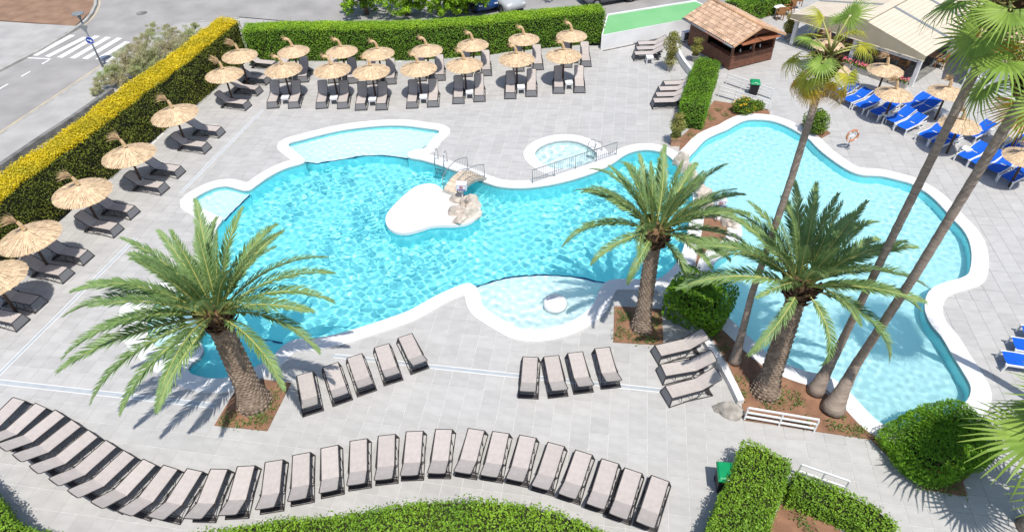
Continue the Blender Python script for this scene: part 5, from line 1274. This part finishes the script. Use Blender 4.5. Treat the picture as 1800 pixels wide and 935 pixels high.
# canvas gable and valance, slightly overhanging
mb = MB(); ns = 24; vs = []
for i in range(ns + 1):
    x = -.30 + (PW + .6) * i / ns; zt = PH + (PRG - PH) * (1 - abs(x - xr) / (xr + .3 if x < xr else PW + .3 - xr)); w_ = .03 * math.sin(i * 2.1)
    vs += [(x, -.45 + w_ * .3, zt + .02), (x, -.47 + w_, PH - .26 + .02 * math.sin(i * 1.3))]
mb.add(vs, [(2 * i, 2 * i + 1, 2 * i + 3, 2 * i + 2) for i in range(ns)]); mb.build('canvas_gable', M['canvas'], pg, True)
mb = MB(); mb.tube([(-.3, -.47, PH - .26), (PW + .3, -.47, PH - .26)], .03, 6); mb.build('valance_rail', M['creampanel'], pg)
# slatted roof slopes: every slat its own piece
ns = 15
for side, (xa, xb) in enumerate(((-.30, xr), (PW + .30, xr))):
    slope = empty('roof_slope', (0, 0, 0)); slope.parent = pg
    for i in range(ns):
        t0, t1 = i / ns + .0025, (i + 1) / ns - .0025
        for blk, (y0, y1) in enumerate(((-.42, 2.6), (2.85, 5.7), (5.95, PD + .3))):
            x_0, x_1 = xa + (xb - xa) * t0, xa + (xb - xa) * t1; z_0, z_1 = PH + (PRG - PH) * t0, PH + (PRG - PH) * t1
            mb = MB(); mb.add([(x_0, y0, z_0), (x_1, y0, z_1), (x_1, y1, z_1), (x_0, y1, z_0), (x_0, y0, z_0 - .03), (x_1, y0, z_1 - .03), (x_1, y1, z_1 - .03), (x_0, y1, z_0 - .03)], [(0, 1, 2, 3), (7, 6, 5, 4), (0, 4, 5, 1), (1, 5, 6, 2), (2, 6, 7, 3), (3, 7, 4, 0)]); mb.build('roof_slat', M['creampanel'], slope)
    for yy in (2.725, 5.825):
        mb = MB(); mb.beam((xa, yy, PH - .01), (xb, yy, PRG - .01), .24, .05); mb.build('roof_gutter', M['greymetal'], slope)
mb = MB(); mb.beam((xr, -.44, PRG + .03), (xr, PD + .3, PRG + .03), .55, .05); mb.build('ridge_board', M['creampanel'], pg)
# rolled side screen and glass screen
mb = MB(); ns = 20; vs = []
for i in range(ns + 1):
    x = mid + .15 + (PW - mid - .3) * i / ns; vs += [(x, -.04 + .03 * math.sin(i * 1.9), PH - .2), (x, -.06 + .05 * math.sin(i * 2.7 + 1), PH - .52 + .03 * math.sin(i))]
mb.add(vs, [(2 * i, 2 * i + 1, 2 * i + 3, 2 * i + 2) for i in range(ns)]); mb.build('rolled_screen', M['white'], pg, True)
mb = MB(); mb.beam((mid + .1, -.05, PH - .56), (PW - .1, -.05, PH - .56), .07, .07); mb.build('screen_rail', M['white'], pg)
MB().box((PW / 2, PD / 2, .004), (PW, PD, .006)).build('pergola_floor', M['oldwall'], pg)
MB().box((PW / 2, PD - .1, .9), (PW, .08, 1.7)).build('rear_wall', M['shutterwood'], pg)
# dining furniture
def chair(P, rz, label, group, root_name='wicker_chair'):
    global cproto
    if cproto is None:
        o = empty(root_name); MB().box((0, 0, .40), (.44, .44, .07)).build('seat', M['wicker'], o); MB().box((0, .21, .66), (.44, .05, .46)).build('backrest', M['wicker'], o)
        for sx in (-1, 1):
            MB().box((sx * .22, .0, .58), (.05, .42, .05)).build('armrest', M['wicker'], o)
            for sy in (-1, 1): MB().box((sx * .2, sy * .2, .19), (.045, .045, .38)).build('leg', M['wicker'], o)
        cproto = o
    else: o = copy_tree(cproto)
    o.location = (P[0], P[1], .012); o.rotation_euler = (0, 0, rz); tag(o, label, 'chair', group)
cproto = None
def dtable(P, rz, sx, sy, label, mt='white', h=.62):
    o = empty('dining_table', (P[0], P[1], .012), rz, label, 'table'); MB().box((0, 0, h), (sx, sy, .04)).build('table_top', M[mt], o, False, .006)
    for a in (-1, 1):
        for b_ in (-1, 1): MB().box((a * (sx / 2 - .08), b_ * (sy / 2 - .08), h / 2 - .01), (.05, .05, h - .02)).build('leg', M['greymetal'], o)
tg = 'wicker chairs on the dining terrace'
t1_, t2_ = G(1364, 22, .2), G(1384, 6, .2)
for T_, nm in ((t1_, 'nearer'), (t2_, 'farther')):
    dtable(T_, R(20), .75, .75, 'white topped dining table, %s one behind the bar hut' % nm)
    for k, (dx, dy) in enumerate(((-.75, 0), (.75, 0), (0, .75), (0, -.75))):
        chair((T_.x + dx, T_.y + dy), math.atan2(dy, dx) - math.pi / 2, 'honey wicker chair at the %s side of the %s white terrace table' % (('left', 'right', 'far', 'near')[k], nm), tg)
def pl(x, y): v = q0 + ex * x + ey * y; return v
for k, (x, y, nm) in enumerate(((mid * .55, 1.2, 'seen left of the slim fan palm crown'), (mid + (PW - mid) * .45, 1.5, 'behind the flower boxes'), (mid + (PW - mid) * .8, 3.4, 'deep inside near the right post'))):
    dtable(pl(x, y), pa, 1.1, .8, 'brown dining table inside the pergola, ' + nm, 'terracotta')
    for s_, sd in ((-1, 'left'), (1, 'right')): chair(pl(x + s_ * .8, y), pa - s_ * math.pi / 2, 'wicker chair, %s end of the table %s' % (sd, nm), 'wicker chairs inside the pergola')
# flower boxes along the pergola front
for k, f in enumerate((.50, .64, .79, .93)):
    P = pl(PW * f, -.55); fb = empty('flower_box', P, pa, 'grey planter box with pink and red flowers, %s from the left at pergola' % ORD[k], 'planter', 'flower boxes along the pergola')
    MB().box((0, 0, .16), (.95, .28, .30)).build('box', M['concrete'], fb, False, .012)
    r = np.random.default_rng(200 + k); n = 260; A = r.uniform(-1, 1, (n, 3)) * [.46, .15, .10] + [0, 0, .40]
    foliage('leaves', A, r.normal(size=(n, 3)), .09, 'l_shrub', fb, r); A = r.uniform(-1, 1, (90, 3)) * [.46, .16, .08] + [0, 0, .50]
    foliage('flowers', A, np.tile([0, -.3, 1.], (90, 1)), .085, 'petal_r', fb, r, .5, .9)
# white house with clay roof behind the tall palms
h0 = G(1690, 150); hs_ = empty('garden_house', h0, R(-38), 'white house with louvred shutters and clay tiled roof behind the tall palms', 'house')
MB().box((3.0, 2.2, 1.1), (6.0, 4.4, 2.2)).build('wall', M['wallwhite'], hs_)
for x in (.8, 2.2):
    sh = MB().box((x, -.02, 1.2), (.75, .04, 1.5)).build('shutter', M['white'], hs_)
    for i in range(9): mb = MB(); mb.beam((x - .32, -.05, .55 + i * .16), (x + .32, -.05, .55 + i * .16), .05, .10, (0, -.6, 1)); mb.build('louvre', M['white'], sh)
rf2 = empty('roof', (0, 0, 0)); rf2.parent = hs_
tiled_roof(rf2, -.3, 6.3, -.4, 2.15, 2.2, 2.95); tiled_roof(rf2, -.3, 6.3, 4.8, 2.15, 2.2, 2.95)
# dark service building and car park side beyond the green roof
# ================================================================== STREET
b = G(181, 118); lp = empty('street_lamp', b, 0, 'slim green street lamp with disc head and traffic signs', 'street lamp'); t = G(137, 25, 3.2)
tt_ = Vector((t.x - b.x, t.y - b.y, 3.2)); MB().tube([(0, 0, -.02), tt_ * .5, tt_], [.06, .05, .045], 10).build('pole', M['lampgreen'] if 'lampgreen' in M else M['greymetal'], lp, True)
MB().lathe([(.05, -.30), (.10, -.22), (.10, -.06), (.34, 0), (.36, .03), (.30, .06), (0, .08)], 20, tuple(tt_)).build('lamp_head', M['greymetal'], lp, True)
f_ = .52; c_ = tt_ * f_ ; rs = MB().lathe([(.0, -.012), (.235, -.012), (.235, .012), (.0, .012)], 28, (0, 0, 0), False).build('round_sign', M['signblue'], lp, False, 0, None, c_ + Vector((.0, -.08, 0)), (R(90), 0, 0))
rot = (R(90), 0, 0)
mb = MB(); mb.add([(-.15, -.035, .016), (.04, -.035, .016), (.04, -.10, .016), (.17, 0, .016), (.04, .10, .016), (.04, .035, .016), (-.15, .035, .016)], [(0, 1, 5, 6), (2, 3, 4)]); ar = mb.build('arrow', M['white'], rs); ar.rotation_euler = (0, 0, R(-25))
mb = MB(); mb.tube([(.222 * math.cos(a), .222 * math.sin(a), .014) for a in [2 * math.pi * i / 28 for i in range(29)]], .008, 4, False); mb.build('sign_rim', M['white'], rs)
c2 = tt_ * .75; mb = MB(); mb.add([(-.28, -.06, .14), (.28, -.06, .14), (0, -.06, -.32), (-.28, -.045, .14), (.28, -.045, .14), (0, -.045, -.32)], [(0, 2, 1), (3, 4, 5), (0, 1, 4, 3), (1, 2, 5, 4), (2, 0, 3, 5)]); mb.build('triangle_sign_back', M['greymetal'], lp, loc=c2)
# street side wall along the golden hedge
lw = [(-40,430),(0,392),(60,335),(120,278),(175,222),(192,157)]
wall_strip('garden_wall', [(-60,324),(0,288),(78,235),(125,205),(160,181),(196,155)], .25, .35, 'oldwall', 'weathered grey wall between street pavement and the golden hedge', 'wall')
# parked cars
def car(label, P, rz, col):
    root = empty('parked_car', P, rz, label, 'car', 'cars parked beyond the back hedge'); mt = mat('car_paint', col, .3, tuple(c * .95 for c in col), 2, spec=.5)
    st = [(-2.05, .45, .62, .70), (-1.9, .30, .80, .80), (-1.2, .28, .92, .84), (.9, .28, .95, .84), (1.75, .30, .88, .80), (2.0, .42, .72, .70)]
    mb = MB(); vs = []
    for x, zb, zt, hw in st: vs += [(x, -hw, zb), (x, hw, zb), (x, hw * 1.0, (zb + zt) / 2 + .08), (x, hw * .93, zt), (x, -hw * .93, zt), (x, -hw, (zb + zt) / 2 + .08)]
    k = 6; n = len(st); mb.add(vs, [(i * k + j, i * k + (j + 1) % k, (i + 1) * k + (j + 1) % k, (i + 1) * k + j) for i in range(n - 1) for j in range(k)] + [tuple(range(k)), tuple((n - 1) * k + j for j in range(k))[::-1]]); body = mb.build('body', mt, root, True)
    rf_ = [(-.95, .93, .76), (-.25, 1.40, .62), (1.15, 1.42, .62), (1.78, .95, .74)]; mb = MB(); vs = []
    for x, z, hw in rf_: vs += [(x, -hw, z), (x, hw, z)]
    mb.add(vs, [(0, 1, 3, 2), (4, 5, 7, 6)]); mb.build('windscreen', M['glass'], root); mb = MB(); mb.add(vs, [(2, 3, 5, 4)]); mb.build('roof', mt, root)
    for s_ in (0, 1): mb = MB(); mb.add([vs[s_], vs[2 + s_], vs[4 + s_], vs[6 + s_]], [(0, 1, 2, 3)]); mb.build('side_window', M['glass'], root)
    for x in (-1.3, 1.3):
        for s_ in (-1, 1):
            wh = MB().lathe([(.0, -.1), (.31, -.1), (.31, .1), (.0, .1)], 18, (0, 0, 0), False).build('wheel', M['tyre'], root, False, 0, None, (x, s_ * .76, .31), (R(90), 0, 0)); MB().lathe([(0, -.105), (.18, -.105), (.18, .105), (0, .105)], 12, (0, 0, 0), False).build('hubcap', M['steel'], wh)
    for s_ in (-1, 1):
        MB().box((-1.98, s_ * .58, .66), (.10, .26, .10)).build('headlight', M['white'], root); MB().box((1.93, s_ * .60, .74), (.10, .16, .16)).build('tail_light', M['signred'], root)
P = G(838, 20); car('dark blue parked car under the leaning street tree', (P.x, P.y + 1.5, -.13), R(115), (.01, .05, .16))
P = G(884, 16); car('silver parked hatchback beyond the back hedge', (P.x, P.y + 1.0, -.13), R(118), (.42, .44, .45))
P = G(1072, 10); car('grey parked car beyond the green roof', (P.x, P.y + 1.2, -.13), R(20), (.16, .17, .18))
P = G(1135, 4); car('black parked car nearest to the green roof', (P.x, P.y + 1.6, -.13), R(18), (.012, .012, .014))
P = G(1190, -8); car('dark grey parked car at the top edge behind green roof', (P.x, P.y + 1.6, -.13), R(18), (.05, .05, .055))
